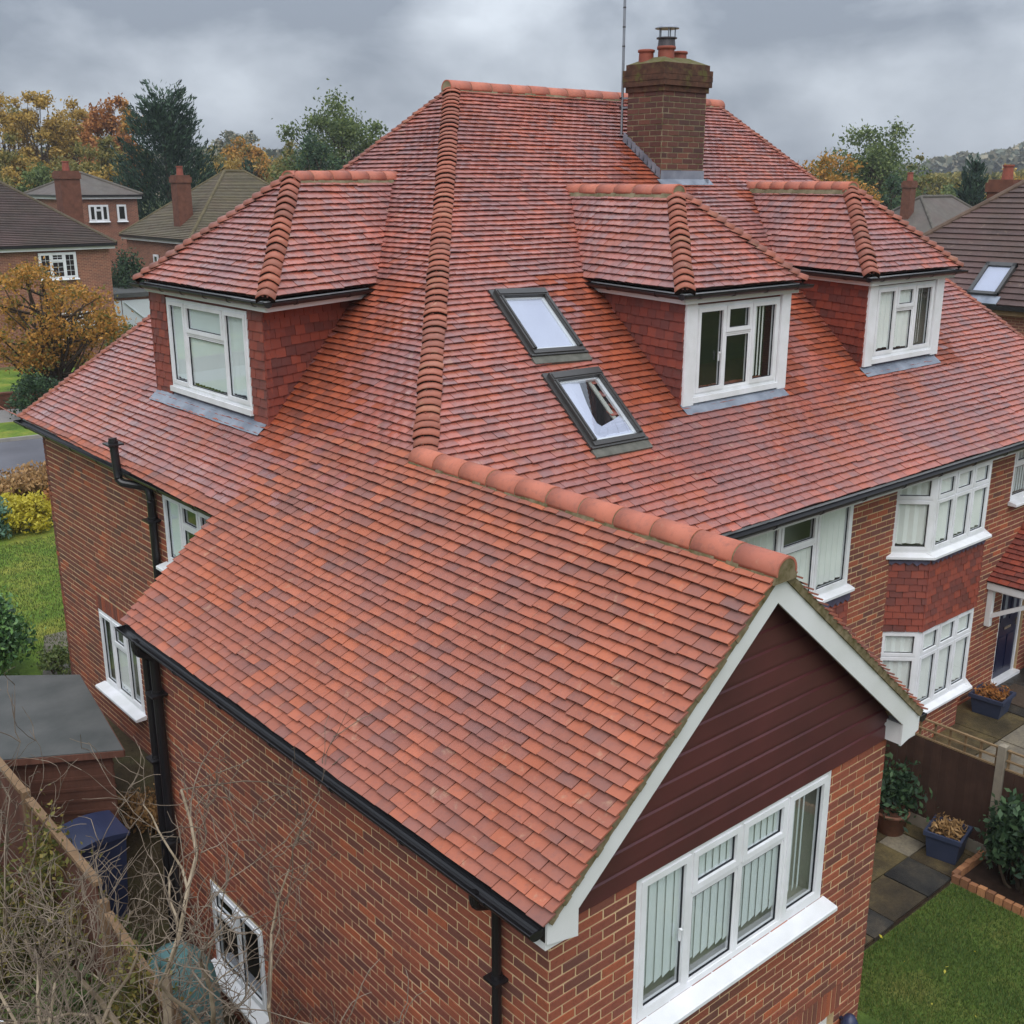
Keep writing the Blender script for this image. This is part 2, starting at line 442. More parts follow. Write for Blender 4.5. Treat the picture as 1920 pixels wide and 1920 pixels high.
class MB:
    """collects polygons; build() links them as ONE mesh object"""
    def __init__(self):
        self.v, self.f, self.mi = [], [], []

    def poly(self, pts, m=0):
        b = len(self.v)
        self.v.extend([tuple(p) for p in pts])
        self.f.append(tuple(range(b, b + len(pts))))
        self.mi.append(m)

    def add(self, verts, faces, m=0):
        b = len(self.v)
        self.v.extend([tuple(p) for p in verts])
        for f in faces:
            self.f.append(tuple(i + b for i in f))
            self.mi.append(m)

    def box(self, lo, hi, m=0):
        x0, y0, z0 = lo
        x1, y1, z1 = hi
        self.add([(x0, y0, z0), (x1, y0, z0), (x1, y1, z0), (x0, y1, z0), (x0, y0, z1), (x1, y0, z1), (x1, y1, z1), (x0, y1, z1)],
                 [(0, 3, 2, 1), (4, 5, 6, 7), (0, 1, 5, 4), (1, 2, 6, 5), (2, 3, 7, 6), (3, 0, 4, 7)], m)

    def obox(self, O, U, V, N, u0, u1, v0, v1, n0, n1, m=0):
        """box in a local frame"""
        O, U, V, N = (np.asarray(a, float) for a in (O, U, V, N))
        P = lambda u, v, n: O + U * u + V * v + N * n
        self.add([P(u0, v0, n0), P(u1, v0, n0), P(u1, v1, n0), P(u0, v1, n0), P(u0, v0, n1), P(u1, v0, n1), P(u1, v1, n1), P(u0, v1, n1)],
                 [(0, 3, 2, 1), (4, 5, 6, 7), (0, 1, 5, 4), (1, 2, 6, 5), (2, 3, 7, 6), (3, 0, 4, 7)], m)

    def bar(self, a, b, w, h, up=(0, 0, 1), m=0):
        """rectangular bar from a to b"""
        a, b = np.asarray(a, float), np.asarray(b, float)
        d = unit(b - a)
        s = np.cross(d, up)
        if np.linalg.norm(s) < 1e-6:
            s = np.cross(d, (1, 0, 0))
        s = unit(s)
        u = np.cross(s, d)
        self.obox(a, d, s, u, 0, np.linalg.norm(b - a), -w / 2, w / 2, -h / 2, h / 2, m)

    def tube(self, pts, radii, n=8, m=0, cap=True):
        pts = [np.asarray(p, float) for p in pts]
        if isinstance(radii, (int, float)):
            radii = [radii] * len(pts)
        ref = V3(0.13, 0.31, 1)
        b = len(self.v)
        for i, p in enumerate(pts):
            d = unit(pts[min(i + 1, len(pts) - 1)] - pts[max(i - 1, 0)])
            r = ref if abs(d @ unit(ref)) < 0.95 else V3(1, 0.2, 0)
            s = unit(np.cross(d, r))
            u = np.cross(d, s)
            for k in range(n):
                a = 2 * math.pi * k / n
                self.v.append(tuple(p + (s * math.cos(a) + u * math.sin(a)) * radii[i]))
        for i in range(len(pts) - 1):
            for k in range(n):
                k2 = (k + 1) % n
                self.f.append((b + i * n + k, b + i * n + k2, b + (i + 1) * n + k2, b + (i + 1) * n + k))
                self.mi.append(m)
        if cap:
            self.f.append(tuple(b + k for k in range(n))[::-1])
            self.f.append(tuple(b + (len(pts) - 1) * n + k for k in range(n)))
            self.mi += [m, m]

    def lathe(self, O, prof, n=20, m=0):
        O = np.asarray(O, float)
        b = len(self.v)
        for r, z in prof:
            for k in range(n):
                a = 2 * math.pi * k / n
                self.v.append((O[0] + r * math.cos(a), O[1] + r * math.sin(a), O[2] + z))
        for i in range(len(prof) - 1):
            for k in range(n):
                k2 = (k + 1) % n
                self.f.append((b + i * n + k, b + i * n + k2, b + (i + 1) * n + k2, b + (i + 1) * n + k))
                self.mi.append(m)

    def sweep(self, prof, a, b, U, W, m=0, close=False, cap=False):
        """profile points (u, w) swept from a to b"""
        a, b, U, W = (np.asarray(x, float) for x in (a, b, U, W))
        n = len(prof)
        v = [a + U * p[0] + W * p[1] for p in prof] + [b + U * p[0] + W * p[1] for p in prof]
        fs = [(i, (i + 1) % n, n + (i + 1) % n, n + i) for i in range(n if close else n - 1)]
        if cap:
            fs += [tuple(range(n))[::-1], tuple(range(n, 2 * n))]
        self.add(v, fs, m)

    def mesh(self, name, mats, smooth=False):
        me = bpy.data.meshes.new(name)
        me.from_pydata([tuple(map(float, p)) for p in self.v], [], self.f)
        for m in mats:
            me.materials.append(M[m])
        if len(mats) > 1:
            me.polygons.foreach_set('material_index', self.mi)
        if smooth:
            me.polygons.foreach_set('use_smooth', [True] * len(me.polygons))
        me.update()
        return me

    def build(self, name, mats, parent=None, kind=None, label=None, smooth=False):
        if isinstance(mats, str):
            mats = [mats]
        return link(name, self.mesh(name, mats, smooth), parent, kind, label)


def link(name, me, parent=None, kind=None, label=None, mat=None):
    o = bpy.data.objects.new(name, me)
    col.objects.link(o)
    if parent is not None:
        o.parent = parent
    if kind:
        o['kind'] = kind
    if label:
        o['label'] = label
    if mat is not None:
        o.matrix_basis = mat
    return o


def tag(o, label, cat, group=None):
    o['label'] = label
    o['category'] = cat
    if group:
        o['group'] = group
    return o


def empty(name, loc, label, cat, group=None):
    o = bpy.data.objects.new(name, None)
    o.empty_display_size = 0.2
    o.location = loc
    col.objects.link(o)
    return tag(o, label, cat, group)


def here(parent):
    """an Empty's children are written in world coordinates: this undoes its offset"""
    return Matrix.Translation(parent.location).inverted()


def build_in(mb, name, mats, parent, kind=None, label=None, smooth=False):
    o = mb.build(name, mats, parent, kind, label, smooth)
    o.matrix_parent_inverse = here(parent)
    return o


def mat4(U, V, N, O):
    m = Matrix.Identity(4)
    for i in range(3):
        m[i][0], m[i][1], m[i][2], m[i][3] = float(U[i]), float(V[i]), float(N[i]), float(O[i])
    return m


def clip(poly, fn):
    """Sutherland-Hodgman against fn(p) >= 0 (fn linear)"""
    out = []
    for i, p in enumerate(poly):
        qn = poly[(i + 1) % len(poly)]
        a, b = fn(p), fn(qn)
        if a >= 0:
            out.append(p)
        if (a > 0 > b) or (a < 0 < b):
            k = a / (a - b)
            out.append((p[0] + (qn[0] - p[0]) * k, p[1] + (qn[1] - p[1]) * k))
    return out

# ------------------------------------------------------------------ house dimensions (metres; z = 0 at the wing's eave)
GZ = -3.75                                   # ground level round the house
TA, TB, TD = 0.838, 0.710, 2.342             # tangents of the roof pitches
XR = 2.4                                     # wing ridge
NCW = 32                                     # courses on the wing slope
CA, SA = 1 / math.hypot(1, TA), TA / math.hypot(1, TA)
CB, SB = 1 / math.hypot(1, TB), TB / math.hypot(1, TB)
ZR = TA * XR
DZ = ZR / NCW                                # rise per course
GA, GB = DZ / SA, DZ / SB
XM = 17 * GA * CA                            # main eave on the side slope
YW, YL = 7.11, 14.268
YB, ZB = 2.986, 0.905
XA, XA2 = 7.442, 14.072
ZA = TA * XA
YA = YB + (ZA - ZB) / TB
YH = YB + (ZR - ZB) / TB
XE = 4.822
TW = ZR / (XE - XR)
CW_, SW_ = 1 / math.hypot(1, TW), TW / math.hypot(1, TW)
XRE = XA2 + (ZA - ZB) / TD                   # main eave, far end
OV = 0.254
WY = 3.43                                    # front wall
GY = 0.234                                   # gable wall
TW_ = 0.18                                   # tile width

house = empty('brick_house', (0, 0, 0), 'red brick house with clay tiled hipped roof, dormers and gabled wing', 'house')


def wave(u, k):
    return 0.006 * math.sin(u * 1.9 + k * 1.31) + 0.004 * math.sin(u * 4.7 + k * 2.63) + 0.003 * math.sin(u * 0.8 + k * 0.37)


def tile_variant(w, g, i):
    r = random.Random(i)
    h0, th = 0.050, 0.016
    cm = 0.003 + 0.003 * r.random()
    tw = (r.random() - 0.5) * 0.005
    L = g * 1.22
    hh = h0 - 0.036 * 1.22
    e = (r.random() - 0.5) * 0.007
    mb = MB()
    a = w / 2 - 0.003
    vs_ = [(-a, e, h0 - cm + tw), (0, 0.0, h0), (a, -e, h0 - cm - tw),
           (-a, L, hh), (0, L, hh + 0.002), (a, L, hh),
           (-a, e, h0 - cm + tw - th), (0, 0, h0 - th), (a, -e, h0 - cm - tw - th)]
    mb.add(vs_, [(0, 1, 4, 3), (1, 2, 5, 4), (6, 7, 1, 0), (7, 8, 2, 1), (6, 0, 3), (8, 5, 2)])
    return mb


def tile_face(mb, O, U, V, N, gauge, width, smax, bounds, matfn=None, collect=None, s_start=0.0, hang=False, lift=0.043):
    """courses of plain tiles on a slope; bounds(s) -> (lo, hi) along U"""
    O, U, V, N = (np.asarray(a, float) for a in (O, U, V, N))
    n = int(math.ceil((smax - s_start) / gauge - 1e-6))
    h0, th = (lift, 0.015) if not hang else (0.030, 0.013)
    fall = lift - 0.014 if not hang else 0.017
    h_main = h0
    for k in range(n):
        s0 = s_start + k * gauge
        s1 = min(s0 + gauge, smax)
        la, ha = bounds(s0 + 1e-4)
        lb, hb = bounds(max(s0 + 2e-4, s1 - 1e-4))
        d = max(s1 - s0, 1e-3)
        lk, hk = (lb - la) / d, (hb - ha) / d
        lmin = min(la, la + lk * gauge * 1.22)
        hmax = max(ha, ha + hk * gauge * 1.22)
        if hmax <= lmin:
            continue
        off = (k % 2) * 0.5 + rng.uniform(-0.06, 0.06)
        i0 = int(math.floor((lmin) / width - off)) - 1
        i1 = int(math.ceil((hmax) / width - off)) + 1
        for i in range(i0, i1 + 1):
            u0 = (i + off) * width
            u1 = u0 + width
            if u1 <= lmin or u0 >= hmax:
                continue
            uc = (u0 + u1) / 2
            ds = wave(uc, k) + rng.uniform(-0.0035, 0.0035)
            dh = rng.uniform(-0.002, 0.003)
            if rng.random() < 0.02:
                ds -= rng.uniform(0.006, 0.018)
                dh += rng.uniform(0.0, 0.008)
            m = matfn(O + U * uc + V * s0) if matfn else 0
            if m is None:
                continue
            L = min(gauge * 1.22, smax - s0 + 0.01)
            full = u0 >= max(la, la + lk * L) - 1e-6 and u1 <= min(ha, ha + hk * L) + 1e-6
            if full and collect is not None and L > gauge * 1.2:
                collect.append((O + U * uc + V * (s0 + ds) + N * dh, m))
                continue
            if full:
                w = (u1 - u0) / 2 - 0.003
                cm = 0.003
                tw = rng.uniform(-0.0025, 0.0025)
                e = rng.uniform(-0.004, 0.004)
                hh = h0 - fall * L / gauge
                P = lambda u, s, h: O + U * (uc + u) + V * (s0 + ds + s) + N * (h + dh)
                mb.add([P(-w, e, h0 - cm + tw), P(0, 0, h0), P(w, -e, h0 - cm - tw), P(-w, L, hh), P(0, L, hh + 0.001), P(w, L, hh),
                        P(-w, e, h0 - cm + tw - th), P(0, 0, h0 - th), P(w, -e, h0 - cm - tw - th)],
                       [(0, 1, 4, 3), (1, 2, 5, 4), (6, 7, 1, 0), (7, 8, 2, 1), (6, 0, 3), (8, 5, 2)], m)
            else:
                sl_ = L / gauge * fall
                pl = [(u0 + 0.003, 0.0), (u1 - 0.003, 0.0), (u1 - 0.003, L), (u0 + 0.003, L)]
                pl = clip(pl, lambda p: p[0] - (la + lk * p[1]))
                pl = clip(pl, lambda p: (ha + hk * p[1]) - p[0])
                if len(pl) < 3:
                    continue
                T = [O + U * p[0] + V * (s0 + ds + p[1]) + N * (h0 - sl_ * p[1] / L + dh) for p in pl]
                B_ = [O + U * p[0] + V * (s0 + ds + p[1]) + N * (h0 - sl_ * p[1] / L + dh - th) for p in pl]
                c = len(pl)
                mb.add(T + B_, [tuple(range(c))] + [(j, j + c, (j + 1) % c + c, (j + 1) % c) for j in range(c)], m)


def bonnet_mesh(name, d, e1, e2, w, spacing, lift=0.05, rnd=0.62):
    """one bonnet hip tile: a saddle over the hip, tail lifted and bedded in mortar"""
    d, e1, e2 = unit(d), unit(e1), unit(e2)
    up = unit(np.cross(e1, d)) + unit(np.cross(d, e2))
    up = unit(up)
    if up[2] < 0:
        up = -up
    prof = []
    for i in range(9):
        s = -1 + 2 * i / 8
        a = abs(s)
        e = e1 if s < 0 else e2
        # rounded crest, wings lying on the slopes
        base = e * (w * a)
        drop = rnd * 0.05 * (1 - a) ** 2
        prof.append(base - up * drop + up * (0.022 * math.sin(a * math.pi) * 0.5))
    L = spacing * 1.45
    th = 0.017
    mb = MB()
    n = len(prof)
    tl = [p + up * (lift + 0.022) for p in prof]
    ti = [p + up * (lift + 0.022 - th) for p in prof]
    hd = [p + d * L + up * 0.030 for p in prof]
    mb.add(tl + ti + hd, [(i, i + 1, 2 * n + i + 1, 2 * n + i) for i in range(n - 1)] + [(n + i, n + i + 1, i + 1, i) for i in range(n - 1)]
           + [(0, 2 * n, n), (n - 1, 2 * n - 1, 3 * n - 1)], 0)
    # mortar bedding under the tail
    r = [p + up * (lift + 0.022 - th) + d * 0.012 for p in prof]
    f = [p - up * 0.03 + d * 0.03 for p in prof]
    mb.add(r + f, [(i, i + 1, n + i + 1, n + i) for i in range(n - 1)], 1)
    return mb


def hip_line(parent, P0, P1, n1, n2, spacing_z, w=0.17, lift=0.05, start=0.0, rnd=0.62, name='bonnet_tile'):
    P0, P1 = np.asarray(P0, float), np.asarray(P1, float)
    d = unit(P1 - P0)
    sp = spacing_z / d[2]
    e1 = unit(np.cross(n1, d))
    e2 = unit(np.cross(d, n2))
    if e1[2] > 0:
        e1 = -e1
    if e2[2] > 0:
        e2 = -e2
    vars_ = [bonnet_mesh(name, d, e1, e2, w * k, sp, lift * l, rnd).mesh(name, ['bonnet', 'mortar_dark'], True) for k, l in ((1, 1), (0.95, 0.9), (1.04, 1.08))]
    n = int(round((np.linalg.norm(P1 - P0) - start) / sp))
    for i in range(n):
        p = P0 + d * (start + i * sp + rng.uniform(-0.006, 0.006))
        o = link(name, rng.choice(vars_), parent)
        o.location = p + V3(rng.uniform(-1, 1), rng.uniform(-1, 1), rng.uniform(-1, 1)) * 0.004
        o.rotation_euler = (rng.uniform(-0.02, 0.02), rng.uniform(-0.02, 0.02), rng.uniform(-0.02, 0.02))


def ridge_line(parent, P0, P1, r=0.125, length=0.41, side=None, mort='mortar_grey', name='ridge_tile', drop=0.105):
    P0, P1 = np.asarray(P0, float), np.asarray(P1, float)
    d = unit(P1 - P0)
    tot = np.linalg.norm(P1 - P0)
    n = max(1, int(round(tot / length)))
    l = tot / n
    s = unit(np.cross(d, (0, 0, 1)))
    u = V3(0, 0, 1)
    for i in range(n):
        mb = MB()
        a = P0 + d * (i * l + 0.007)
        b = P0 + d * ((i + 1) * l - 0.007)
        jit = rng.uniform(-0.004, 0.006)
        ro = [(math.cos(t) * r * 1.03, math.sin(t) * r - drop + 0.05 + jit) for t in np.linspace(-0.15, math.pi + 0.15, 15)]
        ri = [(math.cos(t) * (r - 0.018) * 1.03, math.sin(t) * (r - 0.018) - drop + 0.05 + jit) for t in np.linspace(math.pi + 0.15, -0.15, 15)]
        mb.sweep(ro + ri, a, b, s, u, 0, True, True)
        o = mb.build(name, ['ridge_clay'], parent, smooth=False)
        for p in o.data.polygons:
            p.use_smooth = len(p.vertices) == 4
    # mortar bed
    mb = MB()
    pr = [(math.cos(t) * (r - 0.004), math.sin(t) * (r - 0.006) - drop + 0.05) for t in np.linspace(-0.2, math.pi + 0.2, 13)]
    pr = [(r + 0.022, -drop - 0.03)] + [(r + 0.006, -drop + 0.02)] + pr[1:-1] + [(-r - 0.006, -drop + 0.02), (-r - 0.022, -drop - 0.03)]
    nseg = max(2, int(tot / 0.12))
    for i in range(nseg):
        a = P0 + d * (tot * i / nseg + (0.012 if i == 0 else 0))
        b = P0 + d * (tot * (i + 1) / nseg - (0.012 if i == nseg - 1 else 0))
        k = rng.uniform(0.96, 1.04)
        mb.sweep([(x * k, z) for x, z in pr], a, b, s, u, 0, True, True)
    mb.build('mortar_bed', mort, parent)


def gutter(name, parent, a, b, out, r=0.062, drop=0.02, brackets=0.9, bname='gutter_bracket', m='black_plastic', fall=0.0):
    """half-round gutter along an eave"""
    a, b, out = np.asarray(a, float), np.asarray(b, float), unit(out)
    d = unit(b - a)
    u = V3(0, 0, 1)
    pr = [(math.cos(t) * r, math.sin(t) * r - drop) for t in np.linspace(math.pi, 2 * math.pi, 11)]
    pi_ = [(x * 0.9, (z + drop) * 0.9 - drop + 0.001) for x, z in pr][::-1]
    mb = MB()
    mb.sweep(pr + pi_, a, b, out, u, 0, True, True)
    # end caps
    for e, sgn in ((a, 1), (b, -1)):
        mb.sweep(pr, e + d * sgn * 0.004, e + d * sgn * 0.012, out, u, 0, True, True)
    # union collars and brackets
    L = np.linalg.norm(b - a)
    n = max(1, int(L / brackets))
    for i in range(n):
        p = a + d * (L * (i + 0.5) / n)
        prb = [(x * 1.12, (z + drop) * 1.12 - drop) for x, z in pr]
        mb.sweep(prb + [(x * 0.99, (z + drop) * 0.99 - drop) for x, z in pr][::-1], p - d * 0.022, p + d * 0.022, out, u, 0, True, True)
    o = mb.build(name, m, parent)
    return o


def pipe(name, parent, pts, r=0.036, m='black_plastic', collars=()):
    mb = MB()
    P = []
    pts = [np.asarray(p, float) for p in pts]
    for i, p in enumerate(pts):                      # round the bends
        if 0 < i < len(pts) - 1:
            a, b = unit(pts[i - 1] - p), unit(pts[i + 1] - p)
            k = 0.07
            for s in (0, 0.25, 0.5, 0.75, 1):
                P.append((1 - s) ** 2 * (p + a * k) + 2 * s * (1 - s) * p + s * s * (p + b * k))
        else:
            P.append(p)
    mb.tube(P, r, 12)
    for c in collars:
        c = np.asarray(c, float)
        mb.tube([c - V3(0, 0, 0.045), c + V3(0, 0, 0.045)], r * 1.18, 12)
        mb.box(c - V3(r * 1.9, r * 1.9, 0.012), c + V3(r * 1.9, r * 1.9, 0.012))
    return mb.build(name, m, parent, smooth=False)


def window(parent, O, U, V, N, W, H, cols, name='window', fr=0.055, sash=0.042, depth=0.07, sill=True, blind='blind', back='interior',
           room=0.35, sill_out=0.13, label=None, handle=None, blind_gap=0.03, lattice=0, slim=False):
    """white window: cols = [(width share, [(height share, opening, content)] from the top)]"""
    O, U, V, N = (np.asarray(a, float) for a in (O, U, V, N))
    fm = MB()
    B = lambda mb, u0, u1, v0, v1, n0, n1, m=0: mb.obox(O, U, V, N, u0, u1, v0, v1, n0, n1, m)
    B(fm, 0, W, 0, fr, -depth, 0)
    B(fm, 0, W, H - fr, H, -depth, 0)
    B(fm, 0, fr, fr, H - fr, -depth, 0)
    B(fm, W - fr, W, fr, H - fr, -depth, 0)
    panes, gask, blinds = [], MB(), MB()
    tw = sum(c[0] for c in cols)
    mul = fr * 0.75
    iw = W - 2 * fr - mul * (len(cols) - 1)
    u = fr
    for ci, (cw, rows) in enumerate(cols):
        w = iw * cw / tw
        th_ = sum(r[0] for r in rows)
        ih = H - 2 * fr - mul * (len(rows) - 1)
        v = H - fr
        for ri, (rh, opening, content) in enumerate(rows):
            h = ih * rh / th_
            a0, a1, b0, b1 = u, u + w, v - h, v
            sp = 0.012 if opening else -0.012
            ss = sash if opening else sash * 0.55
            e = 0.006 if opening else 0.0
            B(fm, a0 - e, a1 + e, b0 - e, b0 + ss, -depth + 0.01, sp)
            B(fm, a0 - e, a1 + e, b1 - ss, b1 + e, -depth + 0.01, sp)
            B(fm, a0 - e, a0 + ss, b0 + ss, b1 - ss, -depth + 0.01, sp)
            B(fm, a1 - ss, a1 + e, b0 + ss, b1 - ss, -depth + 0.01, sp)
            p = (a0 + ss, a1 - ss, b0 + ss, b1 - ss)
            g = 0.009
            for q in ((p[0], p[1], p[2], p[2] + g), (p[0], p[1], p[3] - g, p[3]), (p[0], p[0] + g, p[2] + g, p[3] - g), (p[1] - g, p[1], p[2] + g, p[3] - g)):
                B(gask, *q, -0.03, -0.016)
            panes.append(p)
            if lattice:
                nl = max(2, int(round((p[1] - p[0]) / lattice)))
                for j in range(1, nl):
                    x = p[0] + (p[1] - p[0]) * j / nl
                    B(gask, x - 0.008, x + 0.008, p[2], p[3], -0.028, -0.02)
                nl = max(2, int(round((p[3] - p[2]) / lattice)))
                for j in range(1, nl):
                    y = p[2] + (p[3] - p[2]) * j / nl
                    B(gask, p[0], p[1], y - 0.008, y + 0.008, -0.028, -0.02)
            if content in ('b', 'c', 'h'):
                x0, x1 = p[0] - 0.02, p[1] + 0.02
                if content == 'h':
                    x0 = p[0] + (p[1] - p[0]) * 0.15
                    x1 = p[0] + (p[1] - p[0]) * 0.62
                nst = max(3, int((x1 - x0) / (0.085 if content == 'b' else 0.06)))
                y0 = p[2] + (blind_gap if ri == len(rows) - 1 else -0.02)
                y1 = p[3] + 0.02
                for j in range(nst):
                    xa = x0 + (x1 - x0) * j / nst
                    xb = x0 + (x1 - x0) * (j + (1.12 if content == 'b' else 1)) / nst
                    za, zb = (-depth * 0.55, -depth * 0.55 - (0.014 if content == 'b' else 0.03))
                    if content == 'c' and j % 2:
                        za, zb = zb, za
                    yy = y0 + rng.uniform(-0.008, 0.008)
                    blinds.poly([O + U * xa + V * yy + N * za, O + U * xb + V * (yy + (0.012 if content == 'b' else 0)) + N * zb, O + U * xb + V * y1 + N * zb, O + U * xa + V * y1 + N * za])
            v -= h + mul
        u += w + mul
        if ci < len(cols) - 1:
            B(fm, u - mul, u, fr, H - fr, -depth, -0.002)
    # transoms behind the sashes
    u = fr
    for ci, (cw, rows) in enumerate(cols):
        w = iw * cw / tw
        th_ = sum(r[0] for r in rows)
        ih = H - 2 * fr - mul * (len(rows) - 1)
        v = H - fr
        for ri, (rh, opening, content) in enumerate(rows[:-1]):
            v -= ih * rh / th_ + mul
            B(fm, u, u + w, v, v + mul, -depth, -0.004)
        u += w + mul
    f = fm.build(name, 'upvc', parent, label=label)
    for p in panes:
        mb = MB()
        mb.poly([O + U * p[0] + V * p[2] - N * 0.025, O + U * p[1] + V * p[2] - N * 0.025, O + U * p[1] + V * p[3] - N * 0.025, O + U * p[0] + V * p[3] - N * 0.025])
        mb.build('pane', 'glass', f if not slim else parent)
    tgt = f if not slim else parent
    gask.build('glazing_seal', 'gasket' if not lattice else 'upvc', tgt)
    if blinds.f:
        blinds.build('blind', blind, tgt)
    rb_ = MB()
    d0, d1 = -depth - 0.005, -depth - room
    for q in ([(0, 0, d1), (W, 0, d1), (W, H, d1), (0, H, d1)], [(0, 0, d0), (W, 0, d0), (W, 0, d1), (0, 0, d1)], [(0, H, d0), (W, H, d0), (W, H, d1), (0, H, d1)],
              [(0, 0, d0), (0, H, d0), (0, H, d1), (0, 0, d1)], [(W, 0, d0), (W, H, d0), (W, H, d1), (W, 0, d1)]):
        rb_.poly([O + U * a + V * b + N * c for a, b, c in q])
    rb_.build('room', back, tgt)
    if sill:
        mb = MB()
        mb.sweep([(-depth, 0.0), (0.004, -0.001), (sill_out - 0.012, -0.028), (sill_out, -0.038), (sill_out, -0.072), (-depth, -0.072)],
                 O - U * 0.05, O + U * (W + 0.05), N, V, 0, True, True)
        mb.build('sill', 'upvc', tgt)
    if handle:
        mb = MB()
        hp = O + U * handle[0] + V * handle[1] + N * 0.01
        mb.bar(hp, hp + V * 0.11, 0.016, 0.016, N)
        mb.bar(hp + V * 0.11, hp + V * 0.10 + N * 0.02, 0.02, 0.02, V)
        mb.build('handle', 'upvc', tgt)
    return f


# ------------------------------------------------------------------ brickwork
BH, BL = 0.0884, 0.265
BRICKS = []          # candidates for single bricks: (distance, matrix, parent, material)


def brick_variant(w, h, i):
    r = random.Random(i + 50)
    p = 0.006 + r.uniform(-0.002, 0.003)
    j = lambda: r.uniform(-0.0015, 0.0015)
    mb = MB()
    c = 0.004
    mb.add([(0, 0, -0.004), (w, 0, -0.004), (w, h, -0.004), (0, h, -0.004), (c + j(), c + j(), p), (w - c + j(), c + j(), p), (w - c + j(), h - c + j(), p), (c + j(), h - c + j(), p)],
           [(4, 5, 6, 7), (0, 1, 5, 4), (1, 2, 6, 5), (2, 3, 7, 6), (3, 0, 4, 7)])
    return mb


def brickwork(mb, O, U, V, N, W, rows, openings=(), single=None, phase=0.0, bh=BH, bl=BL, jt=0.0135, cut=None):
    O, U, V, N = (np.asarray(a, float) for a in (O, U, V, N))
    for k in range(rows):
        v0 = k * bh + jt / 2
        v1 = (k + 1) * bh - jt / 2
        vm = (v0 + v1) / 2
        off = (k % 2) * 0.5 * bl + phase + rng.uniform(-0.012, 0.012)
        i0 = int(math.floor(-off / bl)) - 1
        i1 = int(math.ceil((W - off) / bl)) + 1
        hs = [(o_[0], o_[1]) for o_ in openings if o_[2] <= vm <= o_[3]]
        if cut:
            lo, hi = cut(vm)
        else:
            lo, hi = 0.0, W
        for i in range(i0, i1):
            pieces = [(max(lo, off + i * bl + jt / 2), min(hi, off + (i + 1) * bl - jt / 2))]
            whole = pieces[0][1] - pieces[0][0] > bl - jt - 1e-4
            for (a, b) in hs:
                npc = []
                for (p, q_) in pieces:
                    if b <= p or a >= q_:
                        npc.append((p, q_))
                    else:
                        whole = False
                        if a - p > 0.02:
                            npc.append((p, a))
                        if q_ - b > 0.02:
                            npc.append((b, q_))
                pieces = npc
            for (p, q_) in pieces:
                if q_ - p < 0.02:
                    continue
                if whole and single is not None:
                    P = O + U * p + V * v0
                    single.append((P, q_ - p))
                    continue
                emit_brick(mb, O, U, V, N, p, q_, v0, v1)


def emit_brick(mb, O, U, V, N, p, q_, v0, v1):
    pr = 0.006 + rng.uniform(-0.002, 0.003)
    c = 0.004
    P = lambda u, v, n: O + U * u + V * v + N * n
    mb.add([P(p, v0, -0.004), P(q_, v0, -0.004), P(q_, v1, -0.004), P(p, v1, -0.004), P(p + c, v0 + c, pr), P(q_ - c, v0 + c, pr), P(q_ - c, v1 - c, pr), P(p + c, v1 - c, pr)],
           [(4, 5, 6, 7), (0, 1, 5, 4), (1, 2, 6, 5), (2, 3, 7, 6), (3, 0, 4, 7)])


def soldiers(mb, O, U, V, N, u0, u1, v0, h=0.225):
    n = int(round((u1 - u0) / 0.079))
    w = (u1 - u0) / n
    for i in range(n):
        emit_brick(mb, O, U, V, N, u0 + i * w + 0.005, u0 + (i + 1) * w - 0.005, v0 + 0.005, v0 + h - 0.005)


def slab(mb, O, U, V, N, W, H, openings=(), th=0.11):
    """wall slab with real openings"""
    us = sorted({0.0, W, *[min(max(x, 0), W) for o_ in openings for x in o_[:2]]})
    vs_ = sorted({0.0, H, *[min(max(x, 0), H) for o_ in openings for x in o_[2:4]]})
    for a, b in zip(us, us[1:]):
        run = None
        for c, d in zip(vs_, vs_[1:]):
            um, vm = (a + b) / 2, (c + d) / 2
            if any(o_[0] < um < o_[1] and o_[2] < vm < o_[3] for o_ in openings):
                continue
            mb.obox(O, U, V, N, a, b, c, d, -th, 0)


# ---- shells: walls with openings
EX, EY, EZ = V3(1, 0, 0), V3(0, 1, 0), V3(0, 0, 1)
ZL = -5.3                                   # the ground falls away beside the wing

# wing side wall (faces -X); u runs from the far corner towards the gable
w1 = dict(O=V3(OV, YW - OV, ZL), U=-EY, V=EZ, N=-EX)
W1W = YW - OV - GY
u_of = lambda y: YW - OV - y
op1 = [(u_of(5.93), u_of(4.70), -3.95 - ZL, -2.86 - ZL)]
mb = MB()
slab(mb, w1['O'], w1['U'], w1['V'], w1['N'], W1W - 0.004, 0.15 - ZL, op1)
wall_wing = mb.build('wall', 'mortar', house)
# main side wall (faces -X)
w2 = dict(O=V3(XM + OV, YL - OV, ZL), U=-EY, V=EZ, N=-EX)
u2 = lambda y: YL - OV - y
op2 = [(u2(9.34), u2(7.15), -0.22 - ZL, 0.80 - ZL), (u2(12.30), u2(10.75), -3.06 - ZL, -1.78 - ZL)]
mb = MB()
slab(mb, w2['O'], w2['U'], w2['V'], w2['N'], YL - OV - (YW - OV) + 0.0, 1.02 - ZL, op2)
wall_side = mb.build('wall', 'mortar', house)
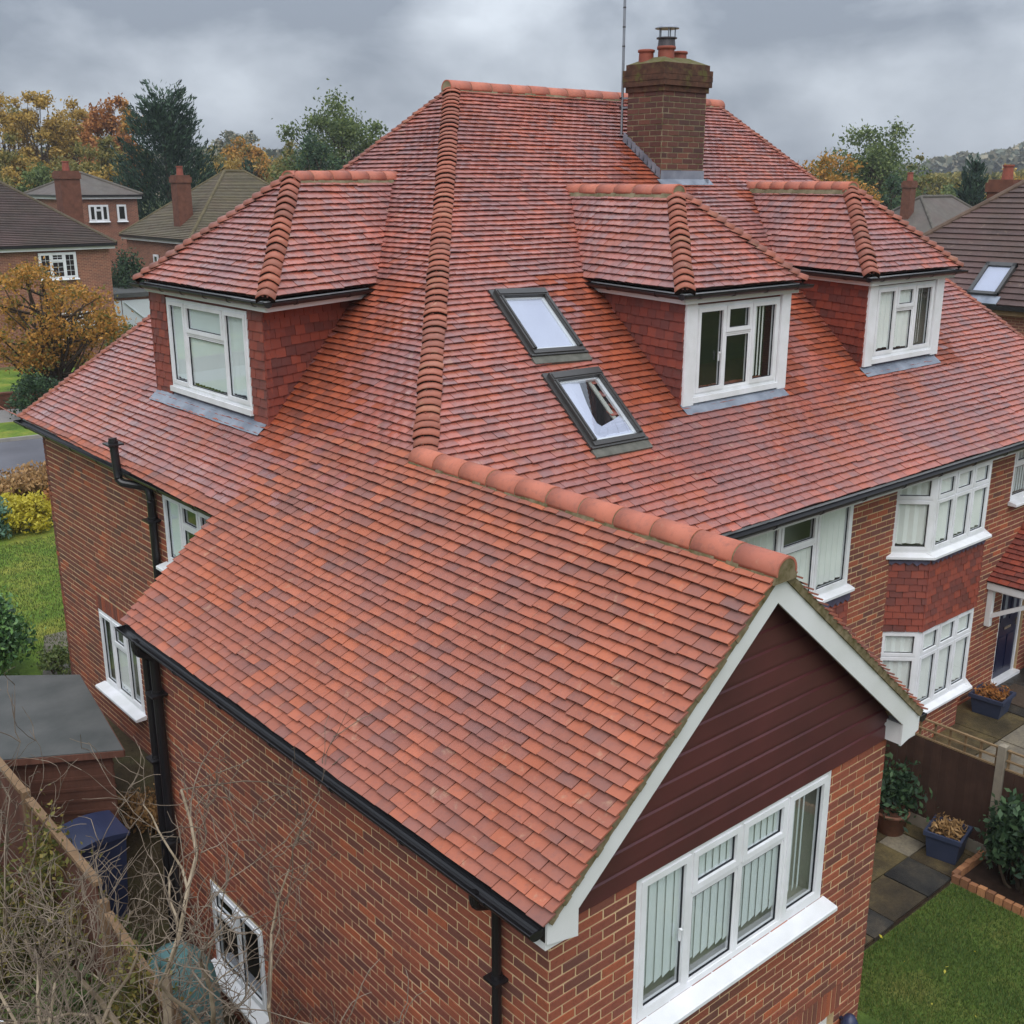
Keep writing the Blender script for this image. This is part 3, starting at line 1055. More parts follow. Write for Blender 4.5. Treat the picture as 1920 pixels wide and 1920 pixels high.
# gable wall (faces -Y)
w3 = dict(O=V3(OV, GY, ZL), U=EX, V=EZ, N=-EY)
GW = XE - 2 * OV
op3 = [(1.14 - OV, 3.67 - OV, -1.60 - ZL, -0.25 - ZL), (3.25 - OV, 4.12 - OV, -5.2 - ZL, -3.12 - ZL)]
mb = MB()
slab(mb, w3['O'] + EX * 0.003, w3['U'], w3['V'], w3['N'], GW - 0.006, 0.0 - ZL, [(a - 0.003, b - 0.003, c, d) for a, b, c, d in op3])
mb.add([(OV, GY, 0), (XE - OV, GY, 0), (XR, GY, ZR - 0.22), (OV, GY + 0.1, 0), (XE - OV, GY + 0.1, 0), (XR, GY + 0.1, ZR - 0.22)], [(0, 1, 2), (3, 5, 4), (0, 2, 5, 3), (1, 4, 5, 2)])
wall_gable = mb.build('wall', 'mortar', house)
# front wall (faces -Y)
w4 = dict(O=V3(XE - OV, WY, GZ - 0.2), U=EX, V=EZ, N=-EY)
ux = lambda x: x - (XE - OV)
zf = lambda z: z - (GZ - 0.2)
FW = XRE - OV - (XE - OV)
op4 = [(ux(6.25), ux(8.72), zf(-0.6), zf(0.66)), (ux(9.95), ux(12.1), zf(-3.0), zf(0.85)), (ux(13.52), ux(14.75), zf(-0.30), zf(0.66)), (ux(13.74), ux(14.66), zf(GZ - 0.2), zf(-1.78))]
mb = MB()
slab(mb, w4['O'], w4['U'], w4['V'], w4['N'], FW, zf(0.86), op4)
wall_front = mb.build('wall', 'mortar', house)
# unseen walls
mb = MB()
mb.box((XE - OV - 0.11, GY + 0.11, ZL), (XE - OV, WY, 0.15))
mb.add([(OV, YW - OV - 0.001, ZL), (XM + OV, YW - OV - 0.001, ZL), (XM + OV, YW - OV - 0.001, 1.2), (OV, YW - OV - 0.001, 0.17)], [(0, 1, 2, 3)])
mb.box((XM + OV, YL - OV - 0.11, ZL), (XRE - OV, YL - OV, 1.0))
mb.box((XRE - OV - 0.11, WY + 0.12, GZ - 0.3), (XRE - OV, YL - OV - 0.12, 0.85))
mb.build('wall', 'brick_far', house)

# bricks, the nearest as single pieces
single_bricks = []
for wl, parent, rows, opn, extra in ((w1, wall_wing, int((-0.02 - ZL) / BH), op1, None), (w3, wall_gable, int((-0.17 - ZL) / BH), op3, 'g'),
                                     (w2, wall_side, int((0.98 - ZL) / BH), op2, 's'), (w4, wall_front, int(zf(0.84) / BH), op4, 'f')):
    mb = MB()
    O, U, V, N = wl['O'], wl['U'], wl['V'], wl['N']
    ops = list(opn)
    W = {id(w1): W1W, id(w2): YL - YW, id(w3): GW, id(w4): FW}[id(wl)]
    if extra == 'g':
        a, b = op3[1][0], op3[1][1]
        ops.append((a - 0.08, b + 0.08, -3.12 - ZL, -3.12 - ZL + 0.3))
        soldiers(mb, O, U, V, N, a - 0.08, b + 0.08, -3.12 - ZL, 0.32)
    if extra == 's':
        a, b = op2[1][0], op2[1][1]
        ops.append((a - 0.06, b + 0.06, -1.78 - ZL, -1.78 - ZL + 0.26))
        soldiers(mb, O, U, V, N, a - 0.06, b + 0.06, -1.78 - ZL, 0.265)
    if extra == 'f':
        a, b = ux(9.4), ux(12.35)
        ops.append((ux(9.93), ux(12.2), zf(-1.7), zf(-0.3)))
    cand = [] if wl in (w1, w3) else None
    brickwork(mb, O, U, V, N, W, rows, ops, cand, phase=0.0 if extra != 'g' else 0.132)
    if cand:
        for P, w in cand:
            vis = P[2] > (-1.55 if wl is w1 else -1.95)
            dist = np.linalg.norm(P - np.array(CAM)) if vis else 99
            single_bricks.append((dist, P, w, wl, parent, mb))
    wl['mb'], wl['parent'] = mb, parent
single_bricks.sort(key=lambda t: t[0])
bvars = [brick_variant(BL - 0.0135, BH - 0.0135, i).mesh('brick', ['brick_lit']) for i in range(6)]
for i, (dist, P, w, wl, parent, mb) in enumerate(single_bricks):
    if i < 300:
        link('brick', rng.choice(bvars), parent, mat=mat4(wl['U'], wl['V'], wl['N'], P))
    else:
        emit_brick(mb, P, wl['U'], wl['V'], wl['N'], 0, w, 0, BH - 0.0135)
for wl, m_ in ((w1, 'brick'), (w3, 'brick_lit'), (w2, 'brick'), (w4, 'brick_lit')):
    wl['mb'].build('bricks', m_, wl['parent'], kind='stuff')

# ------------------------------------------------------------------ roofs
NA, NB, NW = V3(-SA, 0, CA), V3(0, -SB, CB), V3(TW * CW_, 0, CW_)


def zone(p):
    """tiles that the dormers, the skylights and the stack keep dry"""
    x, y = p[0], p[1]
    d = 9.0
    if abs(p[2] - TA * x) < 0.05:                       # side slope, right of its dormer
        a = 7.5 + (x - 2.2) * 0.25
        if 1.9 < x < 4.2:
            d = (a - y) / (1.3 + 0.5 * math.sin(x * 3.1) + 0.3 * math.sin(x * 7.7)) if y < a + 0.1 else 9
            d += max(0, (2.3 - x)) * 1.2
    else:
        for xl, xr_ in ((6.45, 8.55), (10.57, 12.67)):
            dx = 0.16 * (y - 4.5)
            if 4.35 < y < 6.7:
                if x < xl + dx + 0.05:
                    d = min(d, (xl + dx - x) / (0.95 if xl < 8 else 0.8))
                if x > xr_ + dx - 0.05:
                    d = min(d, (x - xr_ - dx) / 0.75)
        if 6.5 < y < 8.2 and 11.0 < x < 12.4:
            d = min(d, abs(x - (12.05 + 0.2 * (y - 6.5))) / 0.5)
        if 7.7 < y < 9.3 and x < 10.25:
            d = min(d, (10.2 - x) / (0.25 + (9.3 - y) * 0.9))
    return d


SKY_HOLES = (((4.97, 6.40), (5.58, 6.37), (5.42, 5.62), (4.84, 5.60)), ((4.76, 5.14), (5.38, 5.13), (5.21, 4.33), (4.64, 4.34)))


def in_hole(x, y):
    for h in SKY_HOLES:
        if all((b[0] - a[0]) * (y - a[1]) - (b[1] - a[1]) * (x - a[0]) <= 0 for a, b in zip(h, h[1:] + h[:1])):
            return True
    return False


def in_dormer(p):
    x, y = p[0], p[1]
    if abs(p[2] - TA * x) < 0.05:
        return 2.36 < x < 3.4 and 7.75 + 0.3 * (x - 2.2) < y < 10.6
    for xl, xr_ in ((6.43, 8.55), (10.57, 12.67)):
        if 4.70 < y < 5.9 and xl + 0.2 * (y - 4.5) + 0.15 < x < xr_ + 0.1 * (y - 4.5) - 0.12:
            return True
    return False


def zmat(p):
    if in_dormer(p):
        return None
    if p[1] > 4 and p[0] < 6 and in_hole(p[0], p[1] + 0.04):
        return None
    d = zone(p) + rng.uniform(-0.32, 0.32)
    return 1 if d < 0.72 else 0


def bA(s):
    x = s * CA
    lo = 0.0 if x < XR else YB + (TA * x - ZB) / TB
    hi = YW if x < XM - 1e-3 else YL + (x - XM) / (XA - XM) * (YA - YL)
    return lo, hi


def bB(s):
    z = ZB + s * SB
    lo = XR + (ZR - z) / TW if z < ZR else z / TA
    hi = XRE - (z - ZB) / TD
    return lo, hi


# decks
mb = MB()
ap, ap2 = (XA, YA, ZA), (XA2, YA, ZA)
mb.poly([(XM, YW, TA * XM), (XM, YL, TA * XM), ap, (XR, YH, ZR), (XR, 0.05, ZR), (0.02, 0.05, 0.02), (0.02, YW, 0.02)])
vx = XR + (ZR - ZB) / TW
mb.poly([(vx, YB, ZB), (XRE, YB, ZB), ap2, ap, (XR, YH, ZR)])
mb.poly([(XRE, YB, ZB), (XRE, YL, TA * XM), ap2], 1)
mb.poly([(XRE, YL, TA * XM), (XM, YL, TA * XM), ap, ap2], 1)
roof = mb.build('roof', ['mortar_dark', 'tile_wet'], house)

colA = []
mbA = MB()
tile_face(mbA, (0, 0, 0), EY, V3(CA, 0, SA), NA, GA, TW_, XA / CA - 0.02, bA, lambda p: 2 if p[0] < XM + 0.05 else (None if in_dormer(p) else 1 if zmat(p) else (2 if (p[0] + rng.uniform(-0.5, 0.5) < 1.9 and p[1] < 7.0 or p[0] < XR and p[1] < 6.2 + rng.uniform(-1.2, 0.6)) else 0)), colA)
mbB = MB()
tile_face(mbB, (0, YB, ZB), EX, V3(0, CB, SB), NB, GB, TW_, (ZA - ZB) / SB - 0.02, bB, zmat)
near = sorted(range(len(colA)), key=lambda i: np.linalg.norm(colA[i][0] - np.array(CAM)))
tv = {}
tvb = [tile_variant(TW_, GA, i) for i in range(8)]
for i in range(8):
    tv[i] = tvb[i].mesh('tile', ['tile_wing'])
pick = set(near[:300])
VA = V3(CA, 0, SA)
for i, (P, m_) in enumerate(colA):
    v = rng.randrange(8)
    if i in pick:
        link('tile', tv[v], roof, mat=mat4(EY, VA, NA, P))
    else:
        kz = 1.0 if m_ == 2 else 0.86
        mbA.add([P + EY * a + VA * b + NA * (c * kz) for a, b, c in tvb[v].v], tvb[v].f, m_)
MATS = ['tile_wet', 'tile_sheltered', 'tile_wing']
mbA.build('roof_tiles', MATS, roof, kind='stuff', label='clay tiles of the side slope and the wing')
mbB.build('roof_tiles', MATS, roof, kind='stuff', label='wet clay tiles of the front slope')
# wing's far slope
mb = MB()
tile_face(mb, (XE, 0, 0), EY, V3(-CW_, 0, SW_), NW, ZR / SW_ / NCW, TW_, ZR / SW_ - 0.02, lambda s: (0.0, YB + (max(ZB, s * SW_) - ZB) / TB), lambda p: 0)
mb.build('roof_tiles', ['tile_wing'], roof, kind='stuff')
mb = MB()
mb.poly([(XE - 0.02, 0.05, 0.02), (XE - 0.02, WY, 0.02), (vx, YB, ZB), (XR, YH, ZR), (XR, 0.05, ZR)])
mb.build('roof_deck', 'mortar_dark', roof)
# hips: crest lines
hip_line(roof, (XR, YH, ZR), ap, NA, NB, DZ, 0.155, 0.066, 0.02, 0.40)
nback = unit(np.cross(V3(*ap2) - V3(*ap), V3(XM, YL, TA * XM) - V3(*ap)))
if nback[2] < 0:
    nback = -nback
hip_line(roof, (XM, YL, TA * XM), ap, NA, nback, DZ, 0.15, 0.05, 0.02)
nd = unit(V3(TD, 0, 1))
hip_line(roof, (XRE, YB, ZB), ap2, NB, nd, DZ, 0.15, 0.05, 0.02)
ridge_line(roof, V3(XA - 0.12, YA, ZA + 0.02), V3(XA2 + 0.1, YA, ZA + 0.02), 0.135, 0.42, mort='mortar_grey')
ridge_line(roof, V3(XR, -0.03, ZR + 0.015), V3(XR, YH + 0.12, ZR + 0.015), 0.124, 0.425, mort='mossy_mortar')
# two bonnets folded over the junction of hip and wing ridge
# verge mortar and undercloak at the gable
for sgn, xe in ((1, 0.0), (-1, XE)):
    a = V3(xe + sgn * 0.04, 0.02, 0.025)
    b = V3(XR, 0.02, ZR - 0.01)
    mb = MB()
    n = unit(np.cross(b - a, EY)) * (1 if sgn < 0 else -1)
    if n[2] < 0:
        n = -n
    ns = 40
    for i in range(ns):
        p, q_ = a + (b - a) * i / ns, a + (b - a) * (i + 1) / ns
        r_ = rng.uniform(0, 0.012)
        mb.obox(p, unit(q_ - p), n, -EY, 0, np.linalg.norm(q_ - p), -0.055, 0.012, -0.10, r_)
    mb.build('verge_mortar', 'mossy_mortar', roof)
# bargeboards: white boards with a boxed foot
BY = 0.035                                   # face of the boards
for sgn, xe in ((1, 0.0), (-1, XE)):
    k = TA if sgn > 0 else TW
    mb = MB()
    wdt = 0.27
    zt = lambda x: k * (x - xe) * sgn - 0.035
    x_in = xe + sgn * 0.46
    pts = [(XR, zt(XR)), (XR, zt(XR) - wdt), (xe + sgn * 0.34, zt(xe + sgn * 0.34) - wdt), (xe + sgn * 0.34, -0.24), (xe + sgn * 0.05, -0.17), (xe + sgn * 0.05, zt(xe + sgn * 0.05))]
    f = [(x, BY, z) for x, z in pts] + [(x, BY + 0.022, z) for x, z in pts]
    n = len(pts)
    mb.add(f, [tuple(range(n)), tuple(range(n, 2 * n))[::-1]] + [(i, (i + 1) % n, n + (i + 1) % n, n + i) for i in range(n)])
    mb.build('bargeboard', 'fascia_white', house)
    mb = MB()                                # box end behind the foot
    x0, x1 = sorted((xe + sgn * 0.055, xe + sgn * 0.335))
    mb.box((x0, BY + 0.024, -0.235), (x1, GY - 0.002, -0.03))
    mb.build('eave_box', 'fascia_white', house)
    mb = MB()                                # soffit strip under the verge
    a, b = V3(xe + sgn * 0.34, BY + 0.022, zt(xe + sgn * 0.34) - 0.20), V3(XR, BY + 0.022, zt(XR) - 0.20)
    mb.add([a, b, b + EY * (GY - BY - 0.024), a + EY * (GY - BY - 0.024)], [(0, 1, 2, 3)])
    mb.build('soffit', 'cladding', house)
# maroon shiplap boards on the gable
nb = 12
z0, z1 = -0.245, ZR - 0.30
bh = 0.186
for i in range(nb):
    a0 = z0 + i * bh
    a1 = a0 + bh
    xl = lambda z: max(OV + 0.02, (z + 0.24) / TA)
    xr = lambda z: min(XE - OV - 0.02, XE - (z + 0.24) / TW)
    if xr(a1) - xl(a1) < 0.05:
        break
    mb = MB()
    prof = [(a0, 0.030), (a0 + bh * 0.74, 0.026), (a0 + bh * 0.80, 0.012), (a0 + bh * 0.94, 0.012), (a1, 0.020)]
    seg = [[(xl(z), GY - n_, z), (xr(z), GY - n_, z)] for z, n_ in prof]
    for s, t_ in zip(seg, seg[1:]):
        mb.poly([s[0], s[1], t_[1], t_[0]])
    mb.poly([(xl(a0), GY - 0.001, a0), (xr(a0), GY - 0.001, a0), seg[0][1], seg[0][0]])
    mb.build('cladding_board', 'cladding', house)

# ---- gutters, fascias, soffits
gutter('gutter', house, (-0.02, 0.06, -0.03), (-0.02, YW + 0.02, -0.03), -EX, 0.068)
gutter('gutter', house, (XM - 0.03, YW + 0.03, TA * XM - 0.03), (XM - 0.03, YL + 0.03, TA * XM - 0.03), -EX, 0.066)
gutter('gutter', house, (vx + 0.25, YB - 0.03, ZB - 0.03), (XRE + 0.02, YB - 0.03, ZB - 0.03), -EY, 0.066)
gutter('gutter', house, (XE + 0.03, 0.04, -0.03), (XE + 0.03, 2.9, -0.03), EX, 0.066)
mb = MB()
mb.sweep([(0.05, -0.17), (0.05, 0.0), (0.075, 0.0), (0.075, -0.15), (OV, -0.15), (OV, -0.17)], V3(0, 0.06, 0), V3(0, YW, 0), EX, EZ, 0, True, True)
mb.build('fascia', 'black_plastic', house)
mb = MB()
mb.sweep([(0.05, -0.17), (0.05, 0.02), (0.075, 0.02), (0.075, -0.15), (OV + 0.01, -0.15), (OV + 0.01, -0.17)], V3(XM, YW + 0.02, TA * XM), V3(XM, YL - 0.02, TA * XM), EX, EZ, 0, True, True)
mb.build('fascia', 'fascia_white', house)
mb = MB()
mb.sweep([(0.05, -0.19), (0.05, 0.02), (0.075, 0.02), (0.075, -0.15), (WY - YB + 0.01, -0.15), (WY - YB + 0.01, -0.19)], V3(vx, YB, ZB), V3(XRE - 0.02, YB, ZB), EY, EZ, 0, True, True)
mb.build('fascia', 'fascia_white', house)
mb = MB()
mb.box((XE - 0.075, 0.06, -0.17), (XE - 0.05, 2.9, 0.0))
mb.build('fascia', 'fascia_white', house)
# downpipes and the soil vent
pipe('downpipe', house, [(-0.02, 0.74, -0.10), (-0.02, 0.74, -0.22), (0.19, 0.74, -0.30), (0.19, 0.74, ZL)], 0.038, collars=[(0.19, 0.74, -0.95), (0.19, 0.74, -2.4)])
pipe('downpipe', house, [(-0.02, 6.72, -0.10), (-0.02, 6.72, -0.24), (0.17, 6.72, -0.34), (0.17, 6.72, -4.6)], 0.055, collars=[(0.17, 6.72, -0.8), (0.17, 6.72, -2.7)])
pipe('downpipe', house, [(0.16, 6.92, -0.32), (0.16, 6.92, -4.6)], 0.05, collars=[(0.16, 6.92, -1.7)])
pipe('soil_vent_pipe', house, [(XM - 0.10, 9.98, 1.46), (XM - 0.10, 9.92, 0.95), (XM - 0.10, 9.88, 0.86), (XM + OV - 0.08, 9.6, 0.80), (XM + OV - 0.08, 9.55, 0.68), (XM + OV - 0.08, 9.55, -4.2)], 0.056,
     collars=[(XM - 0.10, 9.97, 1.38), (XM + OV - 0.08, 9.55, 0.35), (XM + OV - 0.08, 9.55, -1.4)])
mb = MB()
mb.tube([(XM + OV - 0.03, 8.05, 0.8), (XM + OV - 0.03, 8.05, -4)], 0.012, 6)

# ---- wall windows
WB = lambda: [(1, True, 'b')]
window(house, V3(1.14, GY - 0.004, -1.60), EX, EZ, -EY, 2.53, 1.35,
       [(1, [(1, True, 'b')]), (1.06, [(0.30, True, 'b'), (0.70, False, 'b')]), (1.06, [(0.30, True, 'b'), (0.70, False, 'b')]), (0.98, [(1, True, 'h')])],
       fr=0.06, sash=0.05, blind='blind', sill_out=0.16, blind_gap=0.13, room=0.22, handle=(0.52, 0.55), label='wide white gable window with four lights')
window(house, V3(OV - 0.004, 5.93, -3.95), -EY, EZ, -EX, 1.23, 1.09, [(1, [(0.32, True, 'n'), (0.68, False, 'n')]), (1, [(1, True, 'n')])], back='interior_dark', sill_out=0.16)
window(house, V3(XM + OV - 0.004, 9.34, -0.22), -EY, EZ, -EX, 2.19, 1.02, [(1, [(1, True, 'b')]), (1, [(0.34, True, 'n'), (0.66, False, 'n')]), (1, [(0.34, True, 'n'), (0.66, False, 'n')]), (1, [(1, True, 'n')])], sill_out=0.16)
window(house, V3(XM + OV - 0.004, 12.30, -3.06), -EY, EZ, -EX, 1.55, 1.28, [(1, [(1, True, 'n')]), (1, [(0.32, True, 'n'), (0.68, False, 'c')]), (0.9, [(1, True, 'n')])], sill_out=0.17, blind='curtain')
window(house, V3(6.25, WY - 0.08, -0.60), EX, EZ, -EY, 2.47, 1.26, [(1, [(1, True, 'c')]), (1, [(0.34, True, 'n'), (0.66, False, 'c')]), (1, [(1, True, 'c')])], sill_out=0.10, blind='curtain',
       label='white three-light window over tile hanging')
window(house, V3(13.52, WY - 0.004, -0.30), EX, EZ, -EY, 1.23, 0.96, [(1, [(0.35, True, 'b'), (0.65, False, 'b')]), (1, [(0.35, True, 'b'), (0.65, False, 'b')])], sill_out=0.15)
# tile-hung apron under the three-light window
ap_ = MB()
ap_.box((6.2, WY - 0.09, -1.9), (8.75, WY - 0.01, -0.70))
apron = ap_.build('tile_hung_apron', 'mortar_dark', house)
mb = MB()
tile_face(mb, (6.2, WY - 0.09, -1.9), EX, EZ, -EY, 0.105, 0.18, 1.16, lambda s: (0, 2.55), None, None, 0, True)
mb.build('hung_tiles', 'tile_hung', apron, kind='stuff')


def scallop_lead(parent, O, U, V, N, W, h=0.14):
    mb = MB()
    n = max(3, int(W / 0.12))
    for i in range(n):
        a, b = W * i / n, W * (i + 1) / n
        c = (a + b) / 2
        k = rng.uniform(-0.012, 0.012)
        P = lambda u, v, m: O + U * u + V * v + N * m
        mb.poly([P(a, 0, 0.03), P(b, 0, 0.03), P(b, -h * 0.72, 0.046), P(c, -h + k, 0.05), P(a, -h * 0.72, 0.046)])
    mb.build('lead_apron', 'lead_dark', parent)


scallop_lead(apron, V3(6.2, WY - 0.09, -0.68), EX, EZ, -EY, 2.55)

# ---- two-storey splayed bay
bay = MB()
BYF = YB + 0.06                               # face of the bay
bp = [(9.92, WY + 0.04), (10.36, BYF), (11.95, BYF), (12.37, WY + 0.04)]


def prism(mb, pts, z0, z1, m=0):
    n = len(pts)
    mb.add([(x, y, z0) for x, y in pts] + [(x, y, z1) for x, y in pts], [tuple(range(n))[::-1], tuple(range(n, 2 * n))] + [(i, (i + 1) % n, n + (i + 1) % n, n + i) for i in range(n)], m)


prism(bay, bp, -1.62, -0.48)
bay_o = bay.build('bay_window', 'mortar_dark', house, label='splayed bay with hung clay tiles between two rows of windows')
mb = MB()
ins = [(bp[0][0] + 0.05, bp[0][1]), (bp[1][0] + 0.03, bp[1][1] + 0.07), (bp[2][0] - 0.03, bp[2][1] + 0.07), (bp[3][0] - 0.05, bp[3][1])]
prism(mb, ins, GZ - 0.1, -2.98)
mb.build('bay_plinth', 'mortar', bay_o)
mb = MB()
for (a, b) in zip(ins, ins[1:]):
    a, b = V3(*a, GZ), V3(*b, GZ)
    u = unit(b - a)
    n = np.cross(u, EZ)
    brickwork(mb, a, u, EZ, n, np.linalg.norm(b - a), int(0.74 / BH))
mb.build('bricks', 'brick_lit', bay_o, kind='stuff')
mb = MB()
for (a, b) in zip(bp, bp[1:]):
    a, b = V3(*a, -1.66), V3(*b, -1.66)
    u = unit(b - a)
    n = np.cross(u, EZ)
    W = np.linalg.norm(b - a)
    tile_face(mb, a - u * 0.02, u, EZ, n, 0.108, 0.19, 1.14, lambda s: (0, W + 0.04), None, None, 0, True)
    scallop_lead(bay_o, a + EZ * 1.20, u, EZ, n, W)
    for zb, hh in ((-0.42, 1.18), (-2.98, 1.34)):
        ncol = 3 if W > 1 else 1
        cols = [(1, [(0.30, True, 'c'), (0.70, True, 'c')])] * ncol
        window(bay_o, V3(a[0], a[1], zb) + n * 0.0, u, EZ, n, W, hh, cols, name='window_frame', fr=0.05, sash=0.04, blind='curtain', sill_out=0.11, slim=True, room=0.35, back='interior')
mb.build('hung_tiles', 'tile_hung', bay_o, kind='stuff')
# ---- front door and tiled canopy
dm = MB()
dm.obox(V3(13.78, WY + 0.06, GZ), EX, EZ, -EY, 0.05, 0.79, 0.08, 1.90, -0.05, 0)
for a, b, c, d in ((0.13, 0.37, 1.15, 1.75), (0.47, 0.71, 1.15, 1.75), (0.13, 0.37, 0.22, 0.85), (0.47, 0.71, 0.22, 0.85)):
    dm.obox(V3(13.78, WY + 0.06, GZ), EX, EZ, -EY, a, b, c, d, 0.0, 0.014)
door = dm.build('front_door', 'door_navy', house, label='dark navy panelled front door')
mb = MB()
for q in ((0, 0.05, 0, 1.97), (0.79, 0.84, 0, 1.97), (0.05, 0.79, 1.90, 1.97)):
    mb.obox(V3(13.78, WY + 0.06, GZ), EX, EZ, -EY, *q, -0.06, 0.03)
mb.obox(V3(13.78, WY + 0.06, GZ), EX, EZ, -EY, -0.04, 0.88, 0, 0.08, -0.06, 0.14)
mb.build('door_frame', 'upvc', door)
mb = MB()
mb.obox(V3(13.78, WY + 0.06, GZ), EX, EZ, -EY, 0.30, 0.54, 0.98, 1.03, 0.0, 0.02)
mb.build('letterbox', 'chrome', door)
for a, b in ((0.20, 0.30), (0.54, 0.64)):
    mb = MB()
    mb.obox(V3(13.78, WY + 0.06, GZ), EX, EZ, -EY, a, b, 1.22, 1.68, 0.014, 0.018)
    mb.build('door_glass', 'lead', door)
mb = MB()
mb.bar(V3(14.44, WY + 0.02, GZ + 1.0), V3(14.44, WY + 0.02, GZ + 1.14), 0.025, 0.03, EX)
mb.build('handle', 'chrome', door)
CX0, CX1, CZE, CZR = 13.08, 15.28, -1.62, -0.86
cxm = (CX0 + CX1) / 2
CYF = 2.35
cp = MB()
cp.poly([(CX0, CYF, CZE), (CX0, WY, CZE), (cxm, WY, CZR), (cxm, CYF, CZR)])
cp.poly([(CX1, CYF, CZE), (CX1, WY, CZE), (cxm, WY, CZR), (cxm, CYF, CZR)])
cano = cp.build('porch_canopy', 'mortar_dark', house, label='small tiled gable canopy over the door')
mb = MB()
dl = unit(V3(cxm - CX0, 0, CZR - CZE))
Ls = math.hypot(cxm - CX0, CZR - CZE)
tile_face(mb, (CX0, CYF, CZE), EY, dl, V3(-dl[2], 0, dl[0]), 0.112, 0.18, Ls, lambda s: (0, WY - CYF), lambda p: 0)
dr = unit(V3(cxm - CX1, 0, CZR - CZE))
tile_face(mb, (CX1, CYF, CZE), EY, dr, V3(dl[2], 0, dl[0]), 0.112, 0.18, Ls, lambda s: (0, WY - CYF), lambda p: 0)
mb.build('roof_tiles', 'tile_hung', cano, kind='stuff')
ridge_line(cano, V3(cxm, CYF, CZR + 0.02), V3(cxm, WY, CZR + 0.02), 0.11, 0.36)
for x in (CX0 + 0.02, CX1 - 0.05):
    mb = MB()
    mb.box((x, CYF + 0.02, CZE - 0.13), (x + 0.03, WY - 0.01, CZE + 0.02))
    mb.build('fascia', 'fascia_white', cano)
for x in (CX0 + 0.12, CX1 - 0.12):
    mb = MB()
    mb.box((x - 0.045, WY - 0.10, CZE - 0.80), (x + 0.045, WY - 0.01, CZE - 0.10))
    mb.bar((x, WY - 0.08, CZE - 0.62), (x, CYF + 0.2, CZE - 0.16), 0.07, 0.07)
    mb.bar((x, WY - 0.08, CZE - 0.13), (x, CYF + 0.1, CZE - 0.13), 0.07, 0.07)
    mb.build('bracket', 'fascia_white', cano)

